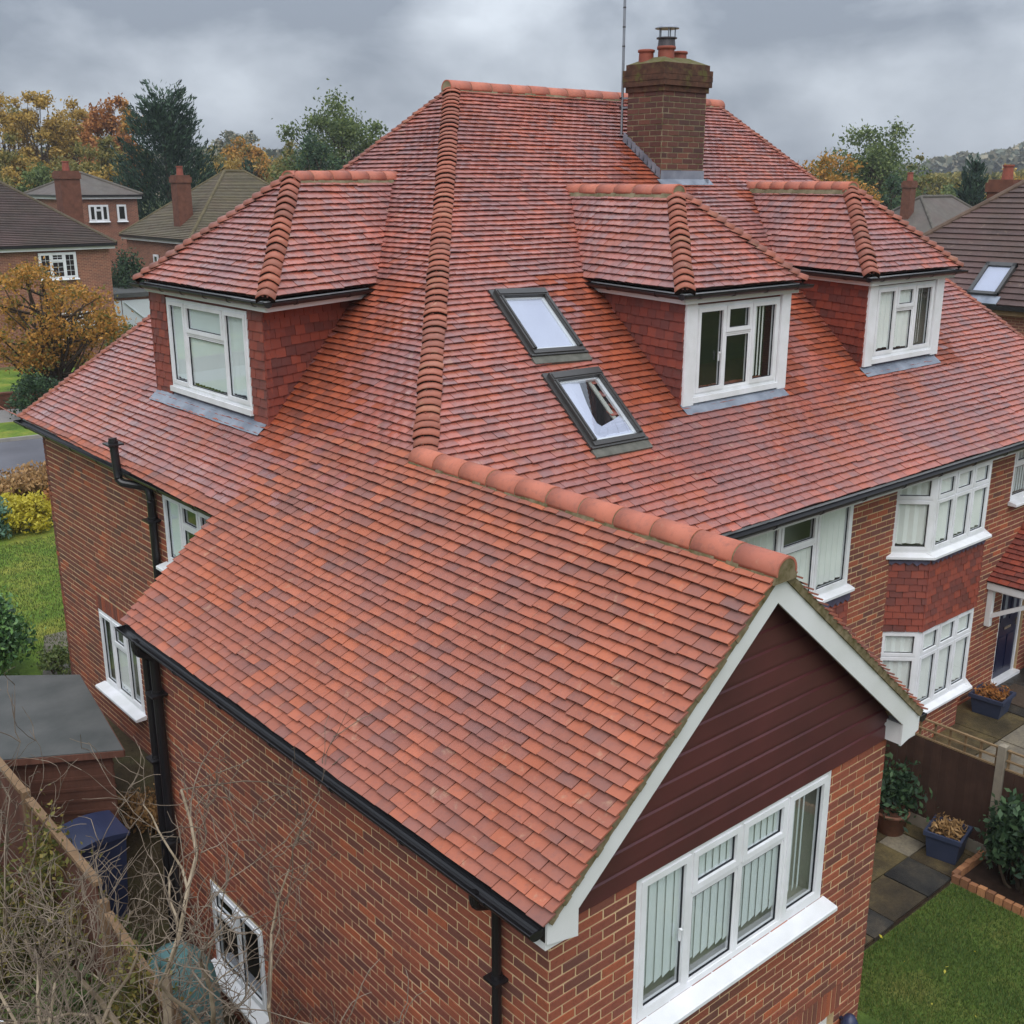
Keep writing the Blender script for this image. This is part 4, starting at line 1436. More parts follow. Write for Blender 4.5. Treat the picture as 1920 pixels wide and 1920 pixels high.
# ------------------------------------------------------------------ dormers
def dormer(mapf, roofz, a0, a1, bf, K0, K1, rf, rb, v0, v1, win, posts, label, wcols, tanr, flash, hung_strips=None, blind='blind', back='interior', handle=None):
    """a = along the front, b = into the roof; mapf turns (a, b, z) into world"""
    P = lambda a, b, z: V3(*mapf(a, b, z))
    ze = K0[2]
    zt = ze - 0.06
    bb = v0[1] + 0.1
    dl, dr_ = (v0[0] - K0[0]) * (bb - bf) / (v0[1] - K0[1]), (v1[0] - K1[0]) * (bb - bf) / (v1[1] - K1[1])
    zl = roofz(bf) - 0.10
    Ua = P(1, 0, 0) - P(0, 0, 0)
    Nf = P(0, 0, 0) - P(0, 1, 0)
    # body: cheeks, front panels round the window
    mb = MB()
    w0, w1_, wz0, wz1 = win
    for (aa, dd, sg) in ((a0, dl, -1), (a1, dr_, 1)):
        A_, B_ = P(aa, bf, 0), P(aa + dd, bb, 0)
        mb.poly([A_ + EZ * zl, B_ + EZ * zl, B_ + EZ * zt, A_ + EZ * zt])
    fr_ = P(0, bf, 0)
    for q in ((a0, w0, zl, zt), (w1_, a1, zl, zt), (w0, w1_, zl, wz0), (w0, w1_, wz1, zt)):
        if q[1] - q[0] > 0.005 and q[3] - q[2] > 0.005:
            mb.obox(P(0, bf, 0), Ua, EZ, Nf, q[0], q[1], q[2], q[3], -0.08, 0)
    body = mb.build('dormer', 'tile_hung', house, label=label)
    # hung tiles on both cheeks
    mb = MB()
    for (aa, dd, sg) in ((a0, dl, -1), (a1, dr_, 1)):
        A_, B_ = P(aa, bf, zl), P(aa + dd, bb, zl)
        U = unit(B_ - A_)
        n = np.cross(U, EZ)
        if (n @ Ua) * sg < 0:
            n = -n
        L = np.linalg.norm(B_ - A_)
        slope = (roofz(bb) - roofz(bf)) / L
        tile_face(mb, A_ + n * 0.001, U, EZ, n, 0.118, 0.185, zt - zl, lambda s: (-0.02, min(L, max(-0.02, (s + 0.02) / slope))), None, None, 0, True)
    if hung_strips:
        for (x0, x1) in hung_strips:
            tile_face(mb, P(0, bf, zl - 0.02), Ua, EZ, Nf, 0.118, 0.185, zt - zl, lambda s: (x0, x1), None, None, 0, True)
    mb.build('hung_tiles', 'tile_hung', body, kind='stuff')
    if posts:
        for (x0, x1) in posts:
            mb = MB()
            mb.obox(P(0, bf, 0), Ua, EZ, Nf, x0, x1, wz0 - 0.1, zt, 0.002, 0.05)
            mb.build('corner_board', 'upvc', body)
    window(body, P(w0, bf, wz0) + Nf * 0.02, Ua, EZ, Nf, w1_ - w0, wz1 - wz0, wcols, name='window_frame', fr=0.05, sash=0.045, sill=False, blind=blind, back=back, slim=True, room=0.5, handle=handle)
    mb = MB()
    mb.obox(P(0, bf, 0), Ua, EZ, Nf, w0 - 0.02, w1_ + 0.02, wz0 - 0.075, wz0 - 0.003, 0.0, 0.06)
    mb.build('sill', 'upvc', body)
    # roof
    k0, k1 = P(*K0), P(*K1)
    rf_, rb_ = P(*rf), P(*rb)
    va0, va1 = P(v0[0], v0[1], ze), P(v1[0], v1[1], ze)
    dk = MB()
    dk.poly([k0, va0, rb_, rf_])
    dk.poly([k1, rf_, rb_, va1])
    dk.poly([k0, rf_, k1])
    # soffit
    dk.poly([k0 - EZ * 0.05, k1 - EZ * 0.05, va1 - EZ * 0.05, va0 - EZ * 0.05])
    dk.build('dormer_roof', 'mortar_dark', body)
    tl = MB()

    def face(e0, e1, top0, top1):
        U = unit(e1 - e0)
        n = unit(np.cross(e1 - e0, top0 - e0))
        if n[2] < 0:
            n = -n
        V = np.cross(n, U)
        if V[2] < 0:
            V = -V
        f2 = lambda p: ((p - e0) @ U, (p - e0) @ V)
        (x0, y0), (x1, y1), (x2, y2), (x3, y3) = f2(e0), f2(e1), f2(top0), f2(top1)
        ym = max(y2, y3)

        def bd(s):
            lo = x0 + (x2 - x0) * s / y2
            hi = x1 + (x3 - x1) * s / y3
            return lo, hi
        nc = max(1, int(round(ym / 0.105)))
        g = ym / nc
        tile_face(tl, e0, U, V, n, g, 0.18, ym - 0.01, bd, lambda p: 0)
        return n
    sh = EZ * 0.0
    n0 = face(k0, va0, rf_, rb_)
    nf = face(k0, k1, rf_, rf_)
    n1 = face(va1, k1, rb_, rf_) if True else None
    tl.build('roof_tiles', 'tile_wet', body, kind='stuff')
    nh = max(8, int(round((rf_[2] - k0[2]) / 0.0765)))
    hip_line(body, k0, rf_ - unit(rf_ - k0) * 0.06, n0, nf, (rf_[2] - k0[2]) / nh, 0.15, 0.066, 0.01, 0.30)
    hip_line(body, k1, rf_ - unit(rf_ - k1) * 0.06, n1, nf, (rf_[2] - k1[2]) / nh, 0.15, 0.066, 0.01, 0.30)
    rd = unit(rf_ - rb_)
    ridge_line(body, rb_ - rd * 0.03 - EZ * 0.002, rf_ + rd * 0.10 - EZ * 0.002, 0.115, 0.43, mort='mortar_grey')
    # gutters and fascia on three sides
    dn = EZ * -0.05
    g0, g1 = k0 + Nf * 0.02, k1 + Nf * 0.02
    out0 = unit(np.cross(va0 - k0, EZ))
    if out0 @ Ua > 0:
        out0 = -out0
    out1 = unit(np.cross(va1 - k1, EZ))
    if out1 @ Ua < 0:
        out1 = -out1
    gutter('gutter', body, g0 + out0 * 0.07 + dn, g1 + out1 * 0.07 + dn, Nf, 0.055, 0.0, 0.55)
    gutter('gutter', body, k0 + out0 * 0.02 + dn, va0 + out0 * 0.02 + dn - unit(va0 - k0) * 0.12, out0, 0.055, 0.0, 0.8)
    gutter('gutter', body, k1 + out1 * 0.02 + dn, va1 + out1 * 0.02 + dn - unit(va1 - k1) * 0.12, out1, 0.055, 0.0, 0.8)
    ins = 0.06
    f0, f1 = k0 - Nf * ins - out0 * ins, k1 - Nf * ins - out1 * ins
    b0, b1 = va0 - out0 * ins, va1 - out1 * ins
    for p, q_ in ((f0, f1), (f0, b0), (f1, b1)):
        mb = MB()
        mb.bar(p - EZ * 0.10, q_ - EZ * 0.10, 0.022, 0.13)
        mb.build('fascia', 'fascia_white', body)
    # lead apron under the window, dressed over the tiles
    mb = MB()
    fa0, fa1 = flash
    rows = [(bf - 0.001, 0.06), (bf - 0.05, 0.052), (bf - 0.16, 0.05)]
    N_ = 14
    for (b0_, h0_), (b1_, h1_) in zip(rows, rows[1:]):
        for i in range(N_):
            x0, x1 = fa0 + (fa1 - fa0) * i / N_, fa0 + (fa1 - fa0) * (i + 1) / N_
            mb.poly([P(x0, b0_, roofz(b0_) + h0_), P(x1, b0_, roofz(b0_) + h0_), P(x1, b1_, roofz(b1_) + h1_ + 0.004 * math.sin(i * 2.1)), P(x0, b1_, roofz(b1_) + h1_ + 0.004 * math.sin(i * 2.1 - 2.1))])
    mb.obox(P(0, bf, 0), Ua, EZ, Nf, a0, a1, roofz(bf) - 0.05, wz0 - 0.07, 0.052 if False else 0.001, 0.012, 1)
    mb.build('lead_flashing', ['lead', 'lead_dark'], body)
    return body


mapB = lambda a, b, z: (a, b, z)
mapA = lambda a, b, z: (b, -a, z)
rzB = lambda y: ZB + TB * (y - YB)
rzA = lambda x: TA * x

# side dormer (faces -X): a = -y
dormer(mapA, rzA, -10.75, -7.53, 2.22, (-10.86, 2.09, 3.46), (-7.20, 2.09, 3.46), (-9.03, 3.59, 4.86), (-9.84, 5.83, 4.86), (-11.59, 4.13), (-7.93, 4.13),
       (-10.22, -7.90, 2.03, 3.25), None, 'tile-hung dormer with hipped tiled roof on the side slope',
       [(0.62, [(1, True, 'c')]), (1.35, [(0.34, True, 'b'), (0.66, False, 'b')]), (0.72, [(1, True, 'c')])], TA, (-10.78, -7.55),
       hung_strips=[(-10.77, -10.24), (-7.88, -7.51)])
# two front dormers (face -Y)
dormer(mapB, rzB, 6.43, 8.55, 4.54, (6.26, 4.40, 3.49), (8.74, 4.40, 3.49), (7.48, 5.70, 4.68), (8.00, 8.30, 4.68), (6.71, 6.63), (9.19, 6.63),
       (6.63, 8.36, 2.13, 3.29), [(6.42, 6.62), (8.37, 8.56)], 'white-fronted dormer beside the skylights, with dark panes',
       [(1, [(1, True, 'n')]), (0.95, [(0.32, True, 'n'), (0.68, False, 'n')]), (1, [(1, True, 'h')])], TB, (6.40, 8.52), blind='curtain', back='interior_dark', handle=(0.47, 0.42))
dormer(mapB, rzB, 10.57, 12.67, 4.58, (10.41, 4.44, 3.47), (12.98, 4.44, 3.47), (11.70, 5.78, 4.72), (12.47, 8.36, 4.72), (11.06, 6.60), (13.63, 6.60),
       (10.78, 12.45, 2.20, 3.28), [(10.56, 10.77), (12.46, 12.68)], 'white-fronted dormer at the far end, with pale curtains',
       [(1, [(1, True, 'c')]), (0.95, [(0.32, True, 'c'), (0.68, False, 'c')]), (1, [(1, True, 'h')])], TB, (10.52, 12.64), blind='curtain')


# ------------------------------------------------------------------ skylights
def skylight(corners, full, label):
    TL, TR, BR_, BL_ = [V3(x, y, rzB(y)) for x, y in corners]
    U, V = TR - TL, TL - BL_
    W, H = np.linalg.norm(U), np.linalg.norm(V)
    U, V = unit(U), unit(V)
    N = unit(np.cross(U, V))
    if N[2] < 0:
        N = -N
    O = BL_
    t = 0.11
    f = MB()
    b = 0.07
    f.obox(O, U, V, N, 0, W, 0, b, -0.05, t - 0.02)
    f.obox(O, U, V, N, 0, W, H - b - 0.06, H, -0.05, t + 0.01)
    f.obox(O, U, V, N, 0, b, b, H - b - 0.06, -0.05, t)
    f.obox(O, U, V, N, W - b, W, b, H - b - 0.06, -0.05, t)
    # side flashing channels, a second raised cover
    f.obox(O, U, V, N, -0.05, 0, -0.03, H + 0.05, -0.05, 0.062)
    f.obox(O, U, V, N, W, W + 0.05, -0.03, H + 0.05, -0.05, 0.062)
    f.obox(O, U, V, N, 0, W, H, H + 0.05, -0.05, 0.062)
    f.obox(O, U, V, N, 0.03, 0.055, b, H - b - 0.06, t, t + 0.012)
    f.obox(O, U, V, N, W - 0.055, W - 0.03, b, H - b - 0.06, t, t + 0.012)
    f.obox(O, U, V, N, 0.02, W - 0.02, H - 0.11, H - 0.03, t + 0.01, t + 0.022)
    fo = f.build('skylight', 'dark_metal', house, label=label)
    p = MB()
    u0, u1, v0_, v1_ = b, W - b, b, H - b - 0.06
    P = lambda u, v, n: O + U * u + V * v + N * n
    p.poly([P(u0, v0_, t - 0.03), P(u1, v0_, t - 0.03), P(u1, v1_, t - 0.03), P(u0, v1_, t - 0.03)])
    p.build('pane', 'glass_sky', fo)
    s = MB()                                   # sash seen through the glass
    for q in ((u0, u1, v0_, v0_ + 0.035), (u0, u1, v1_ - 0.03, v1_), (u0, u0 + 0.03, v0_, v1_), (u1 - 0.05, u1, v0_, v1_)):
        s.obox(O, U, V, N, *q, t - 0.075, t - 0.04)
    s.build('sash', 'fascia_white', fo)
    bl = MB()
    if full:
        bl.poly([P(u0, v0_, 0.045), P(u1, v0_, 0.045), P(u1, v1_, 0.045), P(u0, v1_, 0.045)])
    else:
        # a white cloth pulled aside: hangs down the left edge and lies along the bottom
        h, w = v1_ - v0_, u1 - u0
        edge = [(0.50, 1.0), (0.55, 0.97), (0.50, 0.85), (0.42, 0.65), (0.36, 0.45), (0.34, 0.30), (0.40, 0.24), (0.55, 0.27), (0.75, 0.31), (0.95, 0.36), (1.0, 0.34)]
        left = [(0.0, 1.0), (0.0, 0.9), (0.0, 0.75), (0.0, 0.6), (0.0, 0.45), (0.0, 0.3), (0.0, 0.0), (0.3, 0.0), (0.6, 0.0), (0.85, 0.0), (1.0, 0.0)]
        for i in range(len(edge) - 1):
            mid0 = [(edge[i][0] + left[i][0]) / 2, (edge[i][1] + left[i][1]) / 2]
            mid1 = [(edge[i + 1][0] + left[i + 1][0]) / 2, (edge[i + 1][1] + left[i + 1][1]) / 2]
            q = lambda a, n: P(u0 + w * a[0], v0_ + h * a[1], n)
            bl.poly([q(left[i], 0.045), q(mid0, 0.055), q(mid1, 0.052), q(left[i + 1], 0.045)])
            bl.poly([q(mid0, 0.055), q(edge[i], 0.03), q(edge[i + 1], 0.03), q(mid1, 0.052)])
    bl.build('blind', 'blind_white', fo)
    rm = MB()
    rm.poly([P(u0, v0_, 0.005 if full else 0.012), P(u1, v0_, 0.005 if full else 0.012), P(u1, v1_, 0.005 if full else 0.012), P(u0, v1_, 0.005 if full else 0.012)])
    rm.obox(O, U, V, N, u1 - 0.16, u1 - 0.1, v0_, v1_, 0.013, 0.03, 1)
    rm.build('room', ['interior_dark', 'interior'], fo)
    a = MB()
    a.obox(O, U, V, N, -0.05, W + 0.05, -0.15, -0.03, 0.0, 0.052)
    a.obox(O, U, V, N, -0.05, W + 0.05, -0.03, -0.002, 0.0, 0.075, 1)
    a.build('flashing', ['flash_moss', 'dark_metal'], fo)


skylight([(4.907, 6.459), (5.726, 6.42), (5.55, 5.53), (4.761, 5.509)], True, 'upper grey-framed skylight with closed white blind')
skylight([(4.698, 5.204), (5.526, 5.19), (5.341, 4.231), (4.563, 4.241)], False, 'lower grey-framed skylight with white cloth half drawn')

# ------------------------------------------------------------------ chimney stack
cx0, cx1, cy0, cy1 = 10.2, 11.27, 8.42, 9.22
mb = MB()
mb.box((cx0, cy0, 4.0), (cx1, cy1, 6.2))
stack = mb.build('chimney', 'mortar_grey', house, label='dark brick chimney stack with mossy cap and clay pots')
mb = MB()
for O, U, N, W in ((V3(cx0, cy0, 4.0), EX, -EY, cx1 - cx0), (V3(cx0, cy1, 4.0), -EY, -EX, cy1 - cy0), (V3(cx1, cy0, 4.0), EY, EX, cy1 - cy0), (V3(cx1, cy1, 4.0), -EX, EY, cx1 - cx0)):
    brickwork(mb, O, U, EZ, N, W, 25, (), None, phase=0.0 if abs(U[0]) else 0.13)
mb.build('bricks', 'brick_stack', stack, kind='stuff')
mb = MB()
for i, (z0, z1, e) in enumerate(((6.20, 6.285, 0.03), (6.289, 6.37, 0.065), (6.374, 6.46, 0.07), (6.464, 6.55, 0.07), (6.554, 6.64, 0.03))):
    mb.box((cx0 - e, cy0 - e, z0), (cx1 + e, cy1 + e, z1))
mb.build('oversailing_course', 'stack_moss', stack)
mb = MB()
a, b = 0.02, -0.22
mb.add([(cx0 - a, cy0 - a, 6.64), (cx1 + a, cy0 - a, 6.64), (cx1 + a, cy1 + a, 6.64), (cx0 - a, cy1 + a, 6.64), (cx0 - b, cy0 - b, 6.75), (cx1 + b, cy0 - b, 6.75), (cx1 + b, cy1 + b, 6.75), (cx0 - b, cy1 + b, 6.75)],
       [(4, 5, 6, 7), (0, 1, 5, 4), (1, 2, 6, 5), (2, 3, 7, 6), (3, 0, 4, 7)])
mb.build('flaunching', 'flaunch', stack)
pr_ = [(0.135, 0.0), (0.128, 0.2), (0.128, 0.205), (0.148, 0.21), (0.15, 0.25), (0.135, 0.262), (0.112, 0.262), (0.108, 0.0)]
for (px, py, h) in ((10.38, 9.0, 0.82), (10.56, 8.72, 1.0), (11.0, 8.82, 0.82)):
    mb = MB()
    mb.lathe((px, py, 6.66), [(r * (1.05 if px == 10.56 else 0.95), z * h) for r, z in pr_], 20)
    mb.build('chimney_pot', 'pot_clay', stack, smooth=True)
mb = MB()
C_ = V3(10.56, 8.72, 6.92)
mb.lathe(C_, [(0.15, -0.02), (0.135, 0.11), (0.17, 0.112), (0.17, 0.13), (0.12, 0.135)], 20, 1)
for k in range(5):
    a = k * 2 * math.pi / 5 + 0.3
    p = C_ + V3(math.cos(a), math.sin(a), 0) * 0.135
    mb.bar(p + EZ * 0.12, p + EZ * 0.27, 0.014, 0.014, EX)
mb.lathe(C_, [(0.0, 0.335), (0.10, 0.325), (0.17, 0.30), (0.20, 0.275), (0.20, 0.265), (0.0, 0.27)], 20)
mb.build('cowl', ['steel', 'steel_dark'], stack)
# stepped lead soakers and front apron
for i in range(9):
    y = 8.47 + i * 0.095
    z = rzB(y)
    mb = MB()
    mb.add([(cx0 - 0.012, y - 0.045, z + 0.03), (cx0 - 0.012, y + 0.075, z + 0.10), (cx0 - 0.012, y + 0.055, z + 0.235), (cx0 - 0.012, y - 0.035, z + 0.19),
            (cx0 - 0.006, y - 0.045, z + 0.03), (cx0 - 0.006, y + 0.075, z + 0.10), (cx0 - 0.006, y + 0.055, z + 0.235), (cx0 - 0.006, y - 0.035, z + 0.19)],
           [(0, 1, 2, 3), (4, 7, 6, 5), (0, 4, 5, 1), (1, 5, 6, 2), (2, 6, 7, 3), (3, 7, 4, 0)])
    mb.build('lead_soaker', 'lead', stack)
mb = MB()
mb.box((cx0 - 0.01, cy0 - 0.012, rzB(cy0) - 0.02), (cx1 + 0.02, cy0 - 0.007, rzB(cy0) + 0.19))
y1_, y0_ = cy0 - 0.01, cy0 - 0.13
mb.add([(cx0 - 0.1, y1_, rzB(y1_) + 0.058), (cx1 + 0.16, y1_, rzB(y1_) + 0.058), (cx1 + 0.16, y0_, rzB(y0_) + 0.05), (cx0 - 0.1, y0_, rzB(y0_) + 0.05)], [(0, 1, 2, 3)])
mb.obox(V3(cx1 + 0.03, cy0 - 0.1, rzB(cy0 - 0.1)), EY, EZ, EX, 0, 0.9, 0.03, 0.12, 0, 0.02)
mb.build('lead_apron', 'lead', stack)
mb = MB()
mx_, my_ = 10.25, 9.40
mb.tube([(mx_, my_, 5.55), (mx_ + 0.0, my_, 8.35)], 0.024, 8)
for z in (6.95, 7.25, 7.55, 7.85, 8.1):
    mb.tube([(mx_, my_, z - 0.012), (mx_, my_, z + 0.012)], 0.027, 8, 1)
for z in (5.98, 6.13):
    mb.bar((mx_, my_, z), (mx_ + 0.06, cy1, z), 0.02, 0.03)
    mb.bar((mx_ - 0.06, my_, z), (mx_ + 0.06, my_, z), 0.02, 0.03, EZ, 1)
mb.bar((mx_, my_, 8.3), (mx_ + 0.9, my_ + 0.3, 8.3), 0.016, 0.016)
for k in range(7):
    p = V3(mx_ + 0.1 + 0.12 * k, my_ + 0.03 + 0.04 * k, 8.3)
    mb.tube([p - V3(0.09, -0.27, 0) * (1 - 0.06 * k), p + V3(0.09, -0.27, 0) * (1 - 0.06 * k)], 0.006, 5)
mb.build('aerial_mast', ['steel', 'steel_dark'], house, label='tall grey aerial mast strapped to the chimney')

# ------------------------------------------------------------------ ground and gardens
def bearing(px):
    return YAW + math.atan((960 - px) / 2081.5 / 1.043)


def spot(px, dist):
    a = bearing(px)
    return CAM.x + dist * math.cos(a), CAM.y + dist * math.sin(a)


def hgt(x, y):
    """terrain height: level round the house, falling beside the wing, rising to the wood behind"""
    z = GZ
    d = math.hypot(x - CAM.x, y - CAM.y)
    az = math.degrees(math.atan2(y - CAM.y, x - CAM.x))
    if x < 3.0 and y < 9.5:
        z -= 1.1 * min(1, max(0, (9.5 - y) / 6)) * min(1, max(0, (3.0 - x) / 2))
    if d > 72:
        z += min(1, (d - 72) / 60) ** 1.0 * 3.0 * min(1, max(0, (az - 45) / 15))
    if d > 150:
        z += (d - 150) * 0.012
    return z


mb = MB()
rad = [0, 2, 4, 6, 8, 10, 12, 15, 20, 28, 40, 55, 72, 85, 100, 130, 170, 240, 350, 520, 800, 1300, 2400]
NS = 96
idx = {}
for i, r in enumerate(rad):
    for k in range(NS):
        a = 2 * math.pi * k / NS
        x, y = CAM.x + 2.5 + r * math.cos(a), CAM.y + 8 + r * math.sin(a)
        mb.v.append((x, y, hgt(x, y) - 0.02))
for i in range(len(rad) - 1):
    for k in range(NS):
        k2 = (k + 1) % NS
        mb.f.append((i * NS + k, i * NS + k2, (i + 1) * NS + k2, (i + 1) * NS + k))
        mb.mi.append(0 if rad[i] < 12 else 1)
ground = mb.build('ground', ['earth', 'meadow'], kind='structure')


def sheet(name, pts, z, m, kind='structure', sub=0):
    mb = MB()
    mb.poly([(x, y, z) for x, y in pts])
    return mb.build(name, m, kind=kind)


def blades(name, pts_fn, n, size, m, label, parent=None, cat='grass'):
    """many small upright blades"""
    P = np.array([pts_fn() for _ in range(n)])
    a = nr.uniform(0, 2 * math.pi, n)
    h = nr.uniform(0.6, 1.3, n) * size
    w = h * 0.16
    ln = nr.uniform(-0.5, 0.5, (n, 2)) * h[:, None]
    dx, dy = np.cos(a) * w, np.sin(a) * w
    v = np.empty((n, 3, 3))
    v[:, 0] = P - np.stack([dx, dy, 0 * dx], 1)
    v[:, 1] = P + np.stack([dx, dy, 0 * dx], 1)
    v[:, 2] = P + np.stack([ln[:, 0], ln[:, 1], h], 1)
    o = fast_mesh(name, v.reshape(-1, 3), 3, m)
    o['kind'] = 'stuff'
    tag(o, label, cat)
    return o


def fast_mesh(name, verts, k, m, parent=None):
    n = len(verts) // k
    me = bpy.data.meshes.new(name)
    me.vertices.add(len(verts))
    me.vertices.foreach_set('co', np.ascontiguousarray(verts, np.float32).ravel())
    me.loops.add(len(verts))
    me.loops.foreach_set('vertex_index', np.arange(len(verts), dtype=np.int32))
    me.polygons.add(n)
    me.polygons.foreach_set('loop_start', np.arange(0, len(verts), k, dtype=np.int32))
    me.polygons.foreach_set('loop_total', np.full(n, k, dtype=np.int32))
    me.materials.append(M[m])
    me.update(calc_edges=True)
    return link(name, me, parent)


def leaf_quads(C, size, aspect=0.6, up=0.0, dirs=None, flat=0.0):
    """one quad per leaf: centres C, random directions"""
    n = len(C)
    a = nr.normal(size=(n, 3))
    if dirs is not None:
        a = a * (1 - up) + dirs * up * 2.0
    elif up:
        a[:, 2] += up
    a /= np.linalg.norm(a, axis=1)[:, None]
    b = nr.normal(size=(n, 3))
    b[:, 2] *= (1 - flat)
    b -= a * (a * b).sum(1)[:, None]
    b /= np.linalg.norm(b, axis=1)[:, None]
    s = size * nr.uniform(0.6, 1.4, n)[:, None]
    a, b = a * s, b * s * aspect
    v = np.empty((n, 4, 3))
    v[:, 0] = C - a
    v[:, 1] = C + b * 0.9 - a * 0.1
    v[:, 2] = C + a
    v[:, 3] = C - b * 0.9 - a * 0.1
    return v.reshape(-1, 3)


def limb(mb, a, b, r0, r1, n=6, bend=0.12, seg=4):
    a, b = np.asarray(a, float), np.asarray(b, float)
    L = np.linalg.norm(b - a)
    pts = []
    off = nr.normal(size=3) * bend * L
    for i in range(seg + 1):
        t = i / seg
        pts.append(a + (b - a) * t + off * math.sin(t * math.pi) * 0.6 + nr.normal(size=3) * 0.012 * L * (0 < i < seg))
    mb.tube(pts, [r0 + (r1 - r0) * i / seg for i in range(seg + 1)], n, 0, False)
    return pts


def tree(label, x, y, zb, H, R, leafm, n=4200, leaf=0.17, trunk=0.35, crown0=0.32, clumps=46, squash=1.0, group=None, name='tree', barkm='bark', spread=0.30, cat='tree', skew=0.0):
    t = empty(name, (x, y, zb), label, cat, group)
    w = MB()
    top = V3(x, y, zb + H * 0.72)
    base = V3(x, y, zb - 0.3)
    tr = limb(w, base, top, R * 0.055 + 0.05, 0.05, 8, 0.03, 6)
    cz = zb + H * (crown0 + (1 - crown0) * 0.5)
    rz = H * (1 - crown0) * 0.5
    C = []
    while len(C) < clumps:
        p = nr.normal(size=3)
        p /= np.linalg.norm(p)
        rr = nr.uniform(0.45, 1.0) ** 0.6
        q = p * rr
        if q[2] < -0.75:
            continue
        wob = 1 + 0.34 * math.sin(3 * math.atan2(q[1], q[0]) + x) * 1.0
        C.append(V3(x + q[0] * R * wob + skew * q[2], y + q[1] * R * wob, cz + q[2] * rz))
    for c in C:
        k = nr.uniform(0.25, 0.95)
        s = tr[max(1, min(len(tr) - 1, int(k * len(tr))))]
        if s[2] > c[2]:
            s = tr[1]
        limb(w, s, c, 0.05 + 0.012 * R, 0.02, 4, 0.10, 3)
    build_in(w, 'trunk', barkm, t)
    C = np.array(C)
    n = int(n * 2.1)
    leaf *= 0.68
    idx_ = nr.integers(0, len(C), n)
    sg = spread * R * nr.uniform(0.55, 1.0, len(C))
    P = C[idx_] + nr.normal(size=(n, 3)) * (sg[idx_] * 0.62)[:, None] * V3(1, 1, 0.75)
    o = fast_mesh('crown', leaf_quads(P, leaf), 4, leafm, t)
    o.matrix_parent_inverse = here(t)
    return t


def shrub(label, x, y, zb, H, R, leafm, n=1800, leaf=0.07, name='shrub', cat='shrub', group=None, Ry=None, stems=True, up=0.4):
    t = empty(name, (x, y, zb), label, cat, group)
    Ry = Ry or R
    w = MB()
    for k in range(6):
        a = rng.uniform(0, 6.28)
        limb(w, (x + 0.1 * R * math.cos(a), y + 0.1 * R * math.sin(a), zb - 0.1), (x + 0.6 * R * math.cos(a), y + 0.6 * Ry * math.sin(a), zb + H * rng.uniform(0.5, 0.85)), 0.025, 0.008, 5)
    build_in(w, 'stem', 'bark', t)
    nc = 34
    n = int(n * 2.4)
    leaf *= 0.66
    C = []
    for i in range(nc):
        p = nr.normal(size=3)
        p /= np.linalg.norm(p)
        p[2] = abs(p[2]) if rng.random() < 0.75 else -abs(p[2]) * 0.6
        rr = nr.uniform(0.55, 0.95)
        C.append((x + p[0] * R * rr, y + p[1] * Ry * rr, zb + H * 0.42 + p[2] * H * 0.52 * rr))
    C = np.array(C)
    i_ = nr.integers(0, nc, n)
    P = C[i_] + nr.normal(size=(n, 3)) * V3(R, Ry, H * 0.5) * 0.17
    P[:, 2] = np.maximum(P[:, 2], zb + 0.02)
    o = fast_mesh('foliage', leaf_quads(P, leaf, 0.55, up), 4, leafm, t)
    o.matrix_parent_inverse = here(t)
    return t


def conifer(label, x, y, zb, H, R, n=9000, leaf=0.30, tips=6, leafm='leaf_conifer', name='conifer_tree', group=None):
    t = empty(name, (x, y, zb), label, 'conifer', group)
    w = MB()
    w.tube([(x, y, zb - 0.3), (x, y, zb + H * 0.9)], [0.35, 0.04], 8)
    build_in(w, 'trunk', 'bark', t)
    P, D = [], []
    nsp = 420
    for i in range(nsp):
        h = nr.uniform(0.02, 1.0) ** 1.15
        a = nr.uniform(0, 2 * math.pi)
        prof = (1 - h) ** 0.66 * (1.0 if h > 0.12 else 0.8 + h * 1.6)
        rr = R * prof * nr.uniform(0.55, 1.08)
        c = V3(x + math.cos(a) * rr, y + math.sin(a) * rr, zb + h * H * 0.93)
        L = R * 0.34 * nr.uniform(0.6, 1.3)
        d = unit(V3(math.cos(a) * 0.75, math.sin(a) * 0.75, 0.9))
        m = n // nsp
        tt = nr.uniform(-0.6, 1, m)
        wd = (1 - np.clip(tt, 0, 1)) * 0.26 * L + 0.04
        P.append(c + np.outer(tt * L, d) + nr.normal(size=(m, 3)) * wd[:, None])
        D.append(np.repeat(d[None], m, 0))
    for k in range(tips):
        a = k * 2.4
        rr = R * 0.30 * rng.random()
        b = V3(x + math.cos(a) * rr, y + math.sin(a) * rr, zb + H * (0.74 + 0.02 * (k % 5)))
        e = b + V3(nr.normal() * 0.25, nr.normal() * 0.25, H * 0.14)
        m = 110
        tt = nr.uniform(0, 1, m)
        P.append(b + np.outer(tt, e - b) + nr.normal(size=(m, 3)) * ((1.05 - tt) * R * 0.10)[:, None])
        D.append(np.repeat(unit(e - b)[None], m, 0))
    P, D = np.concatenate(P), np.concatenate(D)
    o = fast_mesh('crown', leaf_quads(P, leaf, 0.30, 0.62, D), 4, leafm, t)
    o.matrix_parent_inverse = here(t)


